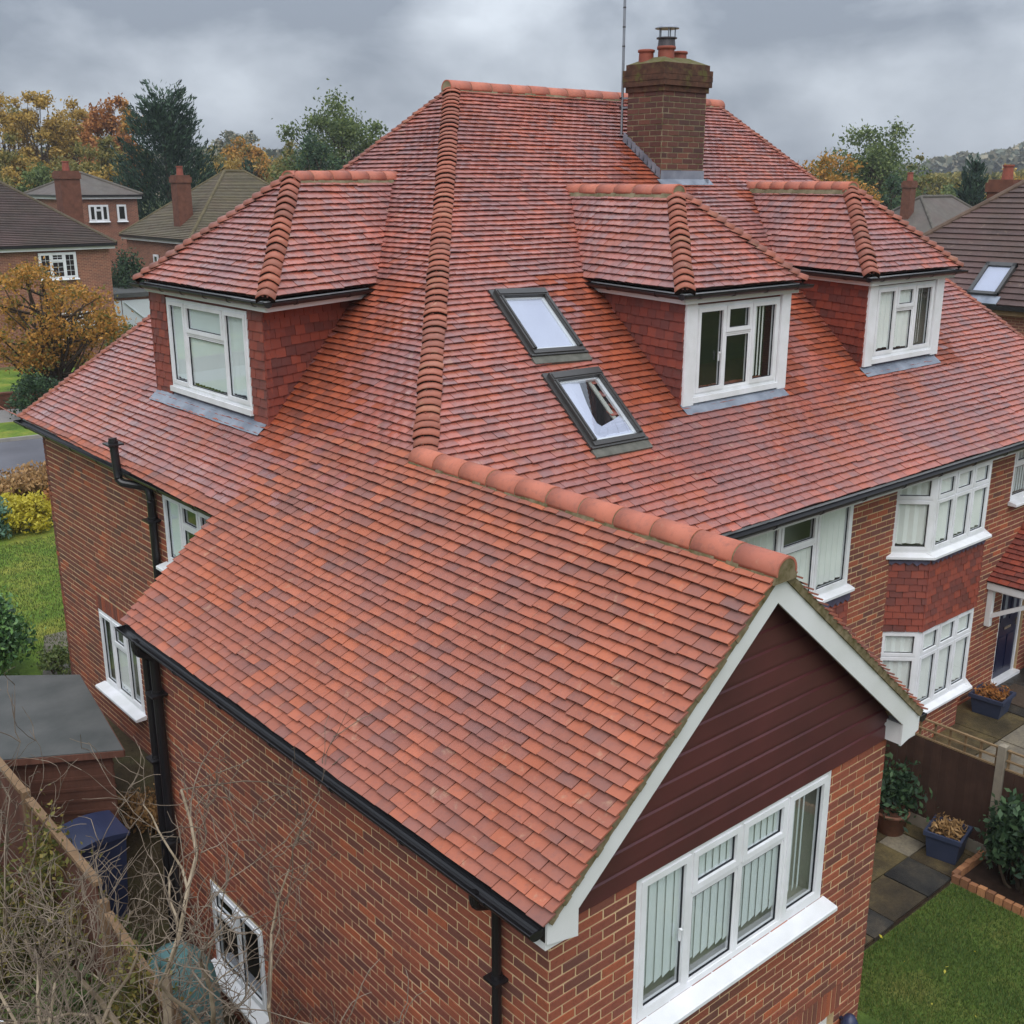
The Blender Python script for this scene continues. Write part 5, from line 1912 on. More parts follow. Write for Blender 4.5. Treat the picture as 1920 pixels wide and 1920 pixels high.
# ---- right-hand garden: paving, lawn, bed, fence
patio = sheet('patio', [(4.56, 0.98), (8.70, 0.98), (8.70, 3.43), (4.56, 3.43)], GZ + 0.004, 'soil')
y = 0.98
rowi = 0
while y < 3.4:
    h = [0.62, 0.45, 0.75, 0.6][rowi % 4]
    x = 4.60
    k = 0
    while x < 8.66:
        w = [0.62, 0.92, 0.45, 0.75, 0.6][(k + rowi * 2) % 5]
        x1 = min(x + w, 8.68)
        if x1 - x > 0.12:
            mb = MB()
            j = lambda: rng.uniform(-0.012, 0.012)
            zt = GZ + 0.03 + rng.uniform(-0.004, 0.006)
            q = [(x + 0.01 + j(), y + 0.01 + j()), (x1 - 0.01 + j(), y + 0.01 + j()), (x1 - 0.01 + j(), min(y + h, 3.42) - 0.01 + j()), (x + 0.01 + j(), min(y + h, 3.42) - 0.01 + j())]
            prism(mb, q, GZ - 0.02, zt)
            mb.build('paving_slab', rng.choice(['slab_a', 'slab_b', 'slab_c', 'slab_a', 'slab_d']), patio)
        x = x1
        k += 1
    y += h
    rowi += 1
forecourt = sheet('forecourt', [(8.75, -2.0), (20, -2.0), (20, 3.43), (8.75, 3.43)], GZ + 0.004, 'soil')
for i in range(8):
    for k in range(4):
        x, y = 8.8 + i * 1.05, 3.42 - (k + 1) * 1.05
        mb = MB()
        prism(mb, [(x + 0.012, y + 0.012), (x + 1.038, y + 0.012), (x + 1.038, y + 1.038), (x + 0.012, y + 1.038)], GZ - 0.02, GZ + 0.028 + rng.uniform(-0.003, 0.004))
        mb.build('paving_slab', rng.choice(['slab_b', 'slab_c', 'slab_d']), forecourt)
lawn = sheet('lawn', [(3.0, -6.0), (7.88, -6.0), (7.88, 0.95), (4.7, 0.95), (3.0, 0.2)], GZ + 0.006, 'grass')
bl_ = blades('grass_blades', lambda: (rng.uniform(5.0, 7.86), rng.uniform(-2.6, 0.94), GZ + 0.006), 60000, 0.032, 'blade', 'short green grass of the lawn beside the patio')
bed = sheet('flower_bed', [(7.96, -6.0), (8.70, -6.0), (8.70, 0.93), (7.96, 0.93)], GZ + 0.012, 'soil')
edge = MB()
edge.box((7.875, -6, GZ - 0.05), (7.955, 0.98, GZ + 0.005))
edging = edge.build('brick_edging', 'mortar_grey')
tag(edging, 'row of upright orange edging bricks between lawn and bed', 'edging')
evs = [MB() for _ in range(3)]
for i, e in enumerate(evs):
    r_ = random.Random(i)
    e.add([(-0.04, -0.052, -0.08), (0.04, -0.052, -0.08), (0.04, 0.052, -0.08), (-0.04, 0.052, -0.08), (-0.036, -0.048, 0.11), (0.036, -0.048, 0.112), (0.036, 0.048, 0.108), (-0.036, 0.048, 0.11)],
          [(4, 5, 6, 7), (0, 1, 5, 4), (1, 2, 6, 5), (2, 3, 7, 6), (3, 0, 4, 7)])
evm = [e.mesh('brick', ['edge_brick']) for e in evs]
for i in range(34):
    o = link('brick', rng.choice(evm), edging)
    o.location = (7.915 + rng.uniform(-0.006, 0.006), 0.92 - i * 0.112, GZ + rng.uniform(-0.01, 0.012))
for i in range(7):
    o = link('brick', rng.choice(evm), edging)
    o.location = (8.0 + i * 0.108, 0.975 + rng.uniform(-0.006, 0.006), GZ + rng.uniform(-0.01, 0.012))
    o.rotation_euler = (0, 0, math.pi / 2)
# fence with trellis top
FX = 8.74
fence = empty('trellis_fence', (FX, 1.0, GZ), 'dark board fence with concrete posts and open trellis top', 'fence')
FZ0, FZ1, FZ2 = GZ + 0.18, GZ + 1.32, GZ + 1.60
bays = [(2.72, 0.98), (0.86, -0.88), (-1.0, -2.7)]
for (ya, yb_) in bays:
    n = 14
    for i in range(n):
        y0, y1 = ya - (ya - yb_) * i / n, ya - (ya - yb_) * (i + 1) / n
        mb = MB()
        mb.add([(FX - 0.012, y0, FZ0), (FX - 0.022, y1 - 0.012, FZ0), (FX - 0.022, y1 - 0.012, FZ1), (FX - 0.012, y0, FZ1), (FX + 0.004, y0, FZ0), (FX + 0.0, y1 - 0.012, FZ0), (FX + 0.0, y1 - 0.012, FZ1), (FX + 0.004, y0, FZ1)],
               [(0, 1, 2, 3), (4, 7, 6, 5), (0, 4, 5, 1), (1, 5, 6, 2), (2, 6, 7, 3), (3, 7, 4, 0)])
        build_in(mb, 'board', 'timber_dark', fence)
    mb = MB()
    mb.box((FX - 0.025, yb_, GZ), (FX + 0.025, ya, FZ0 - 0.004))
    build_in(mb, 'gravel_board', 'concrete', fence)
    for z in (FZ1 + 0.02, FZ1 + 0.14, FZ2):
        mb = MB()
        mb.bar((FX, ya, z), (FX, yb_, z), 0.032, 0.022)
        build_in(mb, 'trellis_rail', 'timber_trellis', fence)
    for i in range(9):
        y0 = ya - 0.02 - (ya - yb_ - 0.04) * i / 8
        mb = MB()
        mb.bar((FX + 0.022, y0, FZ1 + 0.012), (FX + 0.022, y0, FZ2 + 0.008), 0.030, 0.022, EX)
        build_in(mb, 'trellis_bar', 'timber_trellis', fence)
for y in (0.92, -0.94):
    mb = MB()
    mb.box((FX - 0.05, y - 0.05, GZ - 0.1), (FX + 0.05, y + 0.05, FZ2 + 0.05))
    mb.add([(FX - 0.05, y - 0.05, FZ2 + 0.05), (FX + 0.05, y - 0.05, FZ2 + 0.05), (FX + 0.05, y + 0.05, FZ2 + 0.05), (FX - 0.05, y + 0.05, FZ2 + 0.05), (FX, y, FZ2 + 0.08)], [(0, 1, 4), (1, 2, 4), (2, 3, 4), (3, 0, 4)])
    build_in(mb, 'post', 'concrete', fence)


def planter(x, y, s, h, rot, label, plant):
    t = empty('planter', (x, y, GZ + 0.03), label, 'planter', None)
    mb = MB()
    c, n = [], 4
    R_ = lambda a, b: (x + a * math.cos(rot) - b * math.sin(rot), y + a * math.sin(rot) + b * math.cos(rot))
    z0, z1 = GZ + 0.03, GZ + 0.03 + h
    for k, z in ((0.40, z0), (0.47, z1 - 0.06), (0.53, z1 - 0.06), (0.53, z1), (0.46, z1), (0.44, z1 - 0.07)):
        c.append([(*R_(a * s * k, b * s * k), z) for a, b in ((-1, -1), (1, -1), (1, 1), (-1, 1))])
    for r0, r1 in zip(c, c[1:]):
        for i in range(4):
            mb.poly([r0[i], r0[(i + 1) % 4], r1[(i + 1) % 4], r1[i]])
    mb.poly(c[0][::-1])
    build_in(mb, 'tub', 'planter_blue', t)
    mb = MB()
    mb.poly([(*R_(a * s * 0.45, b * s * 0.45), z1 - 0.06) for a, b in ((-1, -1), (1, -1), (1, 1), (-1, 1))])
    build_in(mb, 'soil', 'soil', t)
    n = 260
    P = np.array([(*R_(rng.uniform(-0.42, 0.42) * s, rng.uniform(-0.42, 0.42) * s), z1 + rng.uniform(-0.05, 0.10)) for _ in range(n)])
    o = fast_mesh('plants', leaf_quads(P, 0.05, 0.25, 0.4), 4, plant, t)
    o.matrix_parent_inverse = here(t)


planter(8.36, 1.32, 0.46, 0.38, 0.2, 'square blue planter with dead stalks against the dark fence', 'leaf_straw')
planter(12.78, 2.95, 0.54, 0.34, 0.1, 'square blue planter with twiggy plants near the front door', 'leaf_rust')
t = empty('potted_shrub', (8.32, 2.10, GZ + 0.03), 'leafy green shrub in a clay pot beside the house corner', 'plant')
mb = MB()
mb.lathe((8.32, 2.10, GZ + 0.03), [(0.0, 0), (0.17, 0), (0.22, 0.28), (0.235, 0.28), (0.235, 0.32), (0.2, 0.32), (0.19, 0.27), (0.0, 0.27)], 20)
build_in(mb, 'pot', 'terracotta', t, smooth=True)
P = V3(8.32, 2.10, GZ + 0.66) + nr.normal(size=(800, 3)) * V3(0.18, 0.18, 0.20)
o = fast_mesh('foliage', leaf_quads(P, 0.055, 0.5, 0.3), 4, 'leaf_dark', t)
o.matrix_parent_inverse = here(t)
mb = MB()
mb.box((13.3, 2.62, GZ + 0.034), (14.1, 3.18, GZ + 0.052))
tag(mb.build('doormat', 'mat_brown'), 'brown rectangular doormat outside the navy door', 'doormat')
t = empty('bay_tree_tub', (15.0, 3.05, GZ + 0.03), 'round clay tub standing just right of the navy door', 'tub')
mb = MB()
mb.lathe((15.0, 3.05, GZ + 0.03), [(0.0, 0), (0.2, 0), (0.26, 0.42), (0.28, 0.46), (0.24, 0.46), (0.22, 0.40), (0.0, 0.40)], 20)
build_in(mb, 'tub', 'terracotta', t, smooth=True)
shrub('tall leafy shrub in the bed in front of the concrete post', 8.42, 0.30, GZ, 1.35, 0.42, 'leaf_dark', 1500, 0.075, Ry=0.5)
shrub('low glossy shrub at the near end of the soil bed', 8.35, -0.75, GZ, 0.9, 0.42, 'leaf_green', 1100, 0.07)
P = np.array([(rng.uniform(5, 8.6), rng.uniform(-2.2, 2.6), GZ + 0.045) for _ in range(34)])
o = fast_mesh('fallen_leaves', leaf_quads(P, 0.025, 0.6, 0.0, None, 0.9), 4, 'leaf_yellow')
o['kind'] = 'stuff'
tag(o, 'yellow fallen leaves scattered on the patio and lawn', 'leaves')
# lantern on the gable, over the hidden door
t = empty('wall_lantern', (4.24, GY - 0.10, -3.35), 'small dark lantern on the gable wall near its far corner', 'lantern')
mb = MB()
mb.lathe((4.24, GY - 0.11, -3.32), [(0.0, 0.16), (0.05, 0.14), (0.085, 0.07), (0.09, 0.04), (0.06, 0.03), (0.055, -0.16), (0.0, -0.18)], 14)
mb.bar((4.24, GY - 0.11, -3.26), (4.24, GY, -3.26), 0.03, 0.03)
build_in(mb, 'lamp_body', 'bin_blue', t, smooth=True)
# panel and door behind the soldier arch
mb = MB()
mb.box((3.25, GY + 0.07, -5.2), (4.12, GY + 0.10, -3.13))
mb.build('back_door', 'upvc', house)

# ---- left-hand side: shed, bin, fence, compost bin
ZS = -2.12
spts = [(0.22, 8.15), (0.62, 10.75), (-0.25, 11.45), (-2.6, 12.2), (-3.6, 10.4)]
sh = empty('garden_shed', (-1.2, 9.8, GZ), 'low timber shed with flat grey felt roof beside the house', 'shed')
mb = MB()
prism(mb, spts, ZS - 0.012, ZS)
build_in(mb, 'felt_roof', 'felt', sh)
cen = np.mean(np.array(spts), 0)
mb = MB()
for a, b in zip(spts, spts[1:] + spts[:1]):
    mb.bar((*a, ZS - 0.055), (*b, ZS - 0.055), 0.03, 0.085)
build_in(mb, 'roof_edge', 'timber_brown', sh)
wp = [tuple(np.array(p) + (cen - np.array(p)) * 0.07) for p in spts]
for a, b in zip(wp, wp[1:] + wp[:1]):
    for k in range(11):
        z0 = GZ - 0.25 + k * 0.162
        d = unit(V3(b[0] - a[0], b[1] - a[1], 0))
        n = np.cross(d, EZ)
        if n[:2] @ (np.array(a) - cen) < 0:
            n = -n
        mb = MB()
        mb.obox(V3(*a, z0), d, EZ, n, 0, math.dist(a, b), 0, 0.158, -0.02, 0.0 if k % 1 else 0.0)
        mb.obox(V3(*a, z0), d, EZ, n, 0, math.dist(a, b), 0, 0.04, 0.0, 0.012)
        build_in(mb, 'wall_board', 'timber_brown', sh)
bn = empty('wheelie_bin', (-0.42, 7.75, -3.95), 'dark blue wheelie bin in front of the shed', 'bin')
mb = MB()
for k0, k1, z0, z1 in ((0.24, 0.30, -4.0, -2.86),):
    x, y = -0.42, 7.72
    mb.add([(x - k0, y - k0, z0), (x + k0, y - k0, z0), (x + k0, y + k0, z0), (x - k0, y + k0, z0), (x - k1, y - k1, z1), (x + k1, y - k1, z1), (x + k1, y + k1, z1), (x - k1, y + k1, z1)],
           [(0, 3, 2, 1), (4, 5, 6, 7), (0, 1, 5, 4), (1, 2, 6, 5), (2, 3, 7, 6), (3, 0, 4, 7)])
build_in(mb, 'body', 'bin_blue', bn)
mb = MB()
mb.sweep([(-0.33, 0.0), (-0.345, 0.03)] + [(-0.32 + 0.064 * k_, 0.03 + 0.055 * math.sin(math.pi * (k_ + 0.5) / 11)) for k_ in range(11)] + [(0.345, 0.03), (0.33, 0.0)], V3(-0.42, 7.39, -2.855), V3(-0.42, 8.05, -2.855), EX, EZ, 0, True, True)
build_in(mb, 'lid', 'bin_blue', bn)
mb = MB()
mb.tube([(-0.70, 8.10, -2.86), (-0.14, 8.10, -2.86)], 0.018, 8)
build_in(mb, 'handle', 'bin_blue', bn)
cb = empty('compost_bin', (-0.58, 5.05, -4.7), 'round teal compost bin between the wall and the fence', 'bin')
mb = MB()
mb.lathe((-0.58, 5.05, -4.9), [(0.42, 0.0), (0.44, 0.9), (0.43, 1.4), (0.38, 1.72), (0.28, 1.90), (0.17, 1.975)], 24)
build_in(mb, 'body', 'bin_teal', cb, smooth=True)
mb = MB()
mb.lathe((-0.58, 5.05, -4.9), [(0.20, 1.955), (0.20, 1.99), (0.12, 2.02), (0.0, 2.03)], 24)
build_in(mb, 'lid', 'bin_teal', cb, smooth=True)
tub = empty('black_tub', (-0.3, 3.35, -4.85), 'black plastic garden tub under the wing window', 'tub')
mb = MB()
mb.lathe((-0.3, 3.35, -4.9), [(0.0, 0), (0.24, 0), (0.30, 0.6), (0.32, 0.6), (0.32, 0.64), (0.27, 0.64), (0.25, 0.3), (0.0, 0.3)], 20)
build_in(mb, 'tub_body', 'black_plastic', tub, smooth=True)
lf = empty('side_fence', (-1.2, 5.6, -4.6), 'brown panel fence with pale timber capping beside the wing', 'fence')
FLX = lambda y: -1.14 - max(0, (5.5 - y)) * 0.06
for (ya, yb_, drop) in ((8.75, 7.75, 0.0), (7.45, 5.45, 0.02), (5.1, 3.55, 0.22), (3.3, 1.6, 0.34)):
    n = max(4, int((ya - yb_) / 0.15))
    for i in range(n):
        y0, y1 = ya - (ya - yb_) * i / n, ya - (ya - yb_) * (i + 1) / n
        mb = MB()
        mb.box((FLX(y0) - 0.012, y1 + 0.004, -4.9), (FLX(y0) + 0.006 + 0.006 * (i % 2), y0, -2.02 - drop))
        build_in(mb, 'board', 'timber_brown', lf)
    mb = MB()
    mb.bar((FLX(ya), ya + 0.04, -1.985 - drop), (FLX(yb_), yb_ - 0.04, -1.985 - drop), 0.085, 0.05)
    build_in(mb, 'capping', 'timber_pale', lf)
for y in (7.6, 5.28, 3.42):
    mb = MB()
    mb.box((FLX(y) - 0.045, y - 0.045, -5.0), (FLX(y) + 0.045, y + 0.045, -1.93 - (0.2 if y < 5.3 else 0)))
    build_in(mb, 'post', 'timber_pale', lf)
wr = MB()
wr.bar((-2.35, 5.05, -2.75), (-2.12, 3.7, -2.75), 0.10, 0.05)
wr.bar((-2.35, 5.05, -4.9), (-2.35, 5.05, -2.78), 0.08, 0.08, EX)
wr.bar((-2.12, 3.7, -4.9), (-2.12, 3.7, -2.78), 0.08, 0.08, EX)
tag(wr.build('garden_rail', 'fascia_white'), 'white painted garden rail at the lower left, behind twigs', 'rail')
# undergrowth below the bare tree
for (x, y, h, r, m_, n, lb) in ((-1.85, 5.3, 1.7, 0.75, 'leaf_green', 2600, 'green ivy thicket left of the side fence'), (-2.0, 3.9, 1.3, 0.7, 'leaf_green', 1500, 'green bramble clump at the lower left corner'),
                                (-1.95, 6.9, 1.9, 0.7, 'leaf_ivy', 1700, 'olive brown bush behind the bare tree'), (-0.75, 6.1, 1.25, 0.45, 'leaf_green', 1100, 'feathery green bush between fence and downpipes'),
                                (-0.55, 3.9, 0.95, 0.42, 'leaf_green', 900, 'low green bush under the wing window'), (-2.35, 8.4, 1.5, 0.6, 'leaf_teal', 800, 'grey green broad-leaved bush at the shed corner'),
                                (0.75, 9.0, 0.5, 0.5, 'leaf_straw', 600, 'low brown dead plants along the wall foot')):
    shrub(lb, x, y, hgt(x, y), h, r, m_, n, 0.055)


# bare multi-stemmed trees and twiggy shrubs in front of the side wall
def bare_tree(x, y, zb, label, stems, seed, depth=4, name='bare_tree', cat='tree', buds=0):
    t = empty(name, (x, y, zb), label, cat)
    w, tw = MB(), MB()
    r_ = np.random.default_rng(seed)
    tips = []

    def grow(p, d, L, r, depth):
        seg = 5
        pts, rad_ = [p], [r]
        kink = 0.16 if r > 0.03 else 0.26
        for i in range(seg):
            d = unit(d + r_.normal(size=3) * kink + V3(0, 0, 0.05))
            p = p + d * (L / seg)
            pts.append(p)
            rad_.append(r * (1 - 0.45 * (i + 1) / seg))
        (w if r > 0.012 else tw).tube(pts, rad_, 6 if r > 0.012 else 4, 0, False)
        if depth == 0:
            tips.append(p)
            return
        nb_ = int(r_.integers(3, 5))
        for k in range(nb_):
            i = int(r_.integers(1, seg + 1)) if k else seg
            a = r_.normal(size=3)
            a[2] = abs(a[2]) * 0.6
            nd = unit(d * r_.uniform(0.3, 0.9) + unit(a) * r_.uniform(0.6, 1.0))
            grow(pts[i], nd, L * r_.uniform(0.42, 0.74), max(0.0042, rad_[i] * r_.uniform(0.48, 0.68)), depth - 1)
    for (dx, dy, lean, r, L) in stems:
        grow(V3(x + dx, y + dy, zb - 0.1), unit(V3(*lean)), L, r, depth)
    build_in(w, 'trunk', 'bark_pale', t)
    build_in(tw, 'twigs', 'twig', t, kind='stuff')
    return tips


bare_tree(-1.95, 2.55, -4.3, 'bare pale-stemmed tree in front of the side wall, lower left',
          ((0, 0, (0.02, 0.1, 1), 0.075, 2.9), (0.14, 0.1, (0.24, 0.12, 1), 0.062, 2.8), (-0.12, 0.06, (-0.26, 0.15, 1), 0.056, 2.6), (0.2, -0.05, (0.5, 0.1, 1), 0.05, 2.6), (-0.05, 0.2, (0.05, 0.45, 1), 0.052, 2.7), (0.1, 0.1, (0.35, 0.45, 1), 0.045, 2.5)), 21)
bare_tree(-1.55, 5.7, -4.4, 'leafless twiggy shrub growing along the side fence',
          ((0, 0, (0.1, 0.2, 1), 0.03, 1.7), (0.1, 0.1, (0.5, 0.1, 1), 0.028, 1.6), (-0.1, 0, (-0.5, 0.1, 1), 0.026, 1.5), (0.1, -0.1, (0.6, -0.5, 0.9), 0.026, 1.5)), 9, 3, 'twiggy_shrub', 'shrub')
bare_tree(-2.3, 4.6, -4.4, 'leafless twiggy shrub at the left frame edge below the shed',
          ((0, 0, (0.1, 0.2, 1), 0.03, 1.8), (0.1, 0.1, (0.4, 0.1, 1), 0.028, 1.6), (-0.1, 0, (-0.3, 0.3, 1), 0.026, 1.7), (0.1, -0.1, (0.5, -0.4, 0.9), 0.026, 1.5)), 14, 3, 'twiggy_shrub', 'shrub')

bare_tree(-1.35, 4.4, -4.4, 'leafless twiggy shrub in front of the teal compost bin',
          ((0, 0, (0.1, 0.1, 1), 0.034, 1.9), (0.1, 0.1, (0.5, 0.0, 1), 0.03, 1.7), (-0.1, 0, (-0.4, 0.1, 1), 0.028, 1.7), (0.1, -0.1, (0.6, -0.4, 0.9), 0.028, 1.6), (0, 0.2, (0.2, 0.7, 1), 0.03, 1.7)), 33, 3, 'twiggy_shrub', 'shrub')
bare_tree(-1.7, 6.7, -4.2, 'leafless twiggy shrub between the shed and the side fence',
          ((0, 0, (0.1, 0.1, 1), 0.034, 2.0), (0.1, 0.1, (0.5, 0.0, 1), 0.03, 1.8), (-0.1, 0, (-0.4, 0.1, 1), 0.028, 1.7), (0.1, -0.1, (0.6, -0.3, 0.9), 0.028, 1.7)), 41, 3, 'twiggy_shrub', 'shrub')
shrub('olive ivy hanging over the side fence capping, near the bin', -1.2, 6.5, -4.5, 2.75, 0.30, 'leaf_ivy', 1500, 0.05, Ry=0.8)
shrub('mixed green ivy over the near end of the side fence', -1.35, 3.9, -4.6, 2.8, 0.32, 'leaf_ivy', 1500, 0.05, Ry=0.7)
# ---- left lawn, path, shrubs, road
sheet('lawn', [(-6, 12.6), (1.45, 14.4), (2.4, 15.5), (9, 15.6), (9, 22.6), (-6, 26.5)], GZ + 0.004, 'grass_mossy')
blades('grass_blades', lambda: (rng.uniform(0.5, 5.5), rng.uniform(15.8, 23.0), GZ + 0.004), 30000, 0.05, 'blade', 'mossy grass of the lawn beyond the side wall')
fp = MB()
fp.poly([(0.7, 13.2), (1.6, 13.2), (3.0, 17.0), (2.0, 17.0)] and [(0.7, 13.2, GZ + 0.01), (1.6, 13.2, GZ + 0.01), (3.2, 16.6, GZ + 0.01), (1.9, 16.6, GZ + 0.01)])
path = fp.build('garden_path', 'slab_d', kind='structure')
shrub('large glossy laurel bush at the left edge of the lawn', 0.42, 15.25, GZ, 1.75, 0.85, 'leaf_laurel', 3600, 0.075)
shrub('yellow-green tuft at the foot of the laurel', 1.5, 14.6, GZ, 0.55, 0.4, 'leaf_green', 500, 0.06)
shrub('bright yellow shrub at the far end of the lawn', 4.0, 24.0, GZ, 0.95, 0.8, 'leaf_yellow', 2000, 0.08)
shrub('blue-green shrub left of the yellow one', 3.0, 23.7, GZ, 1.1, 0.55, 'leaf_teal', 800, 0.09)
shrub('brown leaved shrub right of the yellow one', 5.2, 24.6, GZ, 1.0, 0.6, 'leaf_rust', 900, 0.08)
shrub('straw coloured hedge along the near side of the road', 5.2, 27.2, GZ, 0.85, 2.2, 'leaf_straw', 2600, 0.10, up=1.6, Ry=0.8)
shrub('dark clipped hedge at the road, left of the straw hedge', 1.6, 28.2, GZ, 0.8, 1.6, 'leaf_dark', 1800, 0.10, Ry=0.8)
dirR = unit(V3(1, -0.16, 0))
nR = V3(0.158, 0.987, 0)
R0 = V3(6.0, 29.4, GZ)


def strip(name, a, b, z, m, kind='structure', label=None):
    mb = MB()
    p = [R0 + nR * a - dirR * 60, R0 + nR * a + dirR * 9, R0 + nR * b + dirR * 9, R0 + nR * b - dirR * 60]
    mb.poly([(q[0], q[1], GZ + z) for q in p])
    return mb.build(name, m, kind=kind)


strip('road', 0, 5.4, 0.006, 'asphalt')
for a in (-0.12, 5.4):
    mb = MB()
    p, q = R0 + nR * (a + 0.06) - dirR * 60, R0 + nR * (a + 0.06) + dirR * 9
    mb.bar((p[0], p[1], GZ + 0.06), (q[0], q[1], GZ + 0.06), 0.12, 0.12)
    mb.build('kerb', 'kerb', kind='structure')
strip('grass_verge', 5.52, 8.4, 0.10, 'grass_mossy')
strip('pavement', 8.4, 11.0, 0.09, 'pavement')
mb = MB()
p, q = R0 + nR * 11.6 - dirR * 30, R0 + nR * 11.6 + dirR * 9
mb.bar((p[0], p[1], GZ + 0.3), (q[0], q[1], GZ + 0.3), 0.22, 0.6)
mb.bar((p[0], p[1], GZ + 0.63), (q[0], q[1], GZ + 0.63), 0.28, 0.06)
tag(mb.build('garden_wall', 'brick_wall_low'), 'low brown brick garden wall across the road', 'wall')
strip('lawn', 12.2, 21.5, 0.05, 'grass_mossy')

# ------------------------------------------------------------------ neighbouring houses
def far_house(label, x0, x1, y0, y1, zb, eave, pitch, roofm, ridge_axis='x', hipped=True, windows=(), chimneys=(), name='house', courses=None, ov=0.3, wallm='brick_far', white_fascia=True):
    """hipped house on an axis-aligned plan with built windows"""
    h = empty(name, ((x0 + x1) / 2, (y0 + y1) / 2, zb), label, 'house')
    mb = MB()
    mb.box((x0, y0, zb - 3.0), (x1, y1, zb + eave))
    build_in(mb, 'wall', wallm, h)
    X0, X1, Y0, Y1 = x0 - ov, x1 + ov, y0 - ov, y1 + ov
    half = min(X1 - X0, Y1 - Y0) / 2
    zr = zb + eave + half * pitch
    ze = zb + eave
    if ridge_axis == 'x':
        r0, r1 = V3(X0 + (half if hipped else 0), (Y0 + Y1) / 2, zr), V3(X1 - (half if hipped else 0), (Y0 + Y1) / 2, zr)
    else:
        r0, r1 = V3((X0 + X1) / 2, Y0 + half, zr), V3((X0 + X1) / 2, Y1 - half, zr)
    A, B, C, D = V3(X0, Y0, ze), V3(X1, Y0, ze), V3(X1, Y1, ze), V3(X0, Y1, ze)
    mb = MB()
    if ridge_axis == 'x':
        fs = [(A, B, r1, r0), (C, D, r0, r1), (D, A, r0), (B, C, r1)]
    else:
        fs = [(D, A, r0, r1), (B, C, r1, r0), (A, B, r0), (C, D, r1)]
    for f in fs:
        mb.poly(f)
    mb.poly([A - EZ * 0.1, B - EZ * 0.1, C - EZ * 0.1, D - EZ * 0.1])
    rf = build_in(mb, 'roof', roofm, h)
    if courses:
        tl = MB()
        for f in fs:
            e0, e1 = np.asarray(f[0]), np.asarray(f[1])
            t0 = np.asarray(f[-1])
            t1 = np.asarray(f[2])
            U = unit(e1 - e0)
            n = unit(np.cross(e1 - e0, t0 - e0))
            if n[2] < 0:
                n = -n
            V = np.cross(n, U)
            if V[2] < 0:
                V = -V
            H_ = (t0 - e0) @ V
            L = np.linalg.norm(e1 - e0)
            xa, xb = (t0 - e0) @ U, (t1 - e0) @ U
            k = int(H_ / courses)
            for i in range(k):
                s0, s1 = i * courses, (i + 1.1) * courses
                for (sa, ha), (sb, hb) in (((s0, 0.065), (s1, 0.02)), ((s0, 0.02), (s0 + 0.001, 0.065))):
                    P = lambda s, hh, side: e0 + U * ((xa * s / H_) if side == 0 else (L + (xb - L) * s / H_)) + V * s + n * (hh + 0.004 * math.sin(i))
                    tl.poly([P(sa, ha, 0), P(sa, ha, 1), P(sb, hb, 1), P(sb, hb, 0)])
        o = tl.build('tile_courses', roofm, rf, kind='stuff')
    # ridge and hip caps
    mb = MB()
    mb.tube([r0 + EZ * 0.02, r1 + EZ * 0.02], 0.11, 8)
    for c, r in ((A, r0), (D, r0 if ridge_axis == 'x' else r1), (B, r1 if ridge_axis == 'x' else r0), (C, r1)):
        mb.tube([c + EZ * 0.02, r + EZ * 0.02], 0.10, 8)
    mb.build('ridge_caps', roofm + '_cap', rf, kind='stuff')
    mb = MB()
    for p, q in ((A, B), (D, A)):
        mb.bar(p - EZ * 0.05, q - EZ * 0.05, 0.10, 0.12)
    build_in(mb, 'gutter', 'black_plastic', h)
    mb = MB()
    for p, q in ((A + V3(0.08, 0.08, 0), B + V3(-0.08, 0.08, 0)), (D + V3(0.08, -0.08, 0), A + V3(0.08, 0.08, 0))):
        mb.bar(p - EZ * 0.18, q - EZ * 0.18, 0.05, 0.14)
    build_in(mb, 'fascia', 'fascia_white' if white_fascia else 'timber_trellis', h)
    for (face, a, z, w, hh, cols, lat) in windows:
        if face == 'y':
            O, U, N = V3(a, y0 - 0.11, zb + z), EX, -EY
        else:
            O, U, N = V3(x0 - 0.11, a, zb + z), -EY, -EX
        wf = window(h, O, U, EZ, N, w, hh, cols, fr=0.07, sash=0.05, blind='curtain', back='interior_dark', sill_out=0.08, lattice=lat, room=0.025)
        for c in [wf]:
            c.matrix_parent_inverse = here(h)
    for (cx, cy, w, d, z0, z1, pot) in chimneys:
        mb = MB()
        mb.box((cx - w / 2, cy - d / 2, zb + z0), (cx + w / 2, cy + d / 2, zb + z1))
        mb.box((cx - w / 2 - 0.06, cy - d / 2 - 0.06, zb + z1 - 0.42), (cx + w / 2 + 0.06, cy + d / 2 + 0.06, zb + z1 - 0.10))
        ch = build_in(mb, 'chimney', 'brick_wall_low', h)
        if pot:
            mb = MB()
            mb.lathe((cx, cy, zb + z1), [(0.2, 0), (0.17, 0.42), (0.2, 0.44), (0.2, 0.5), (0.0, 0.5)], 14)
            mb.build('chimney_pot', 'pot_clay', ch)
    return h


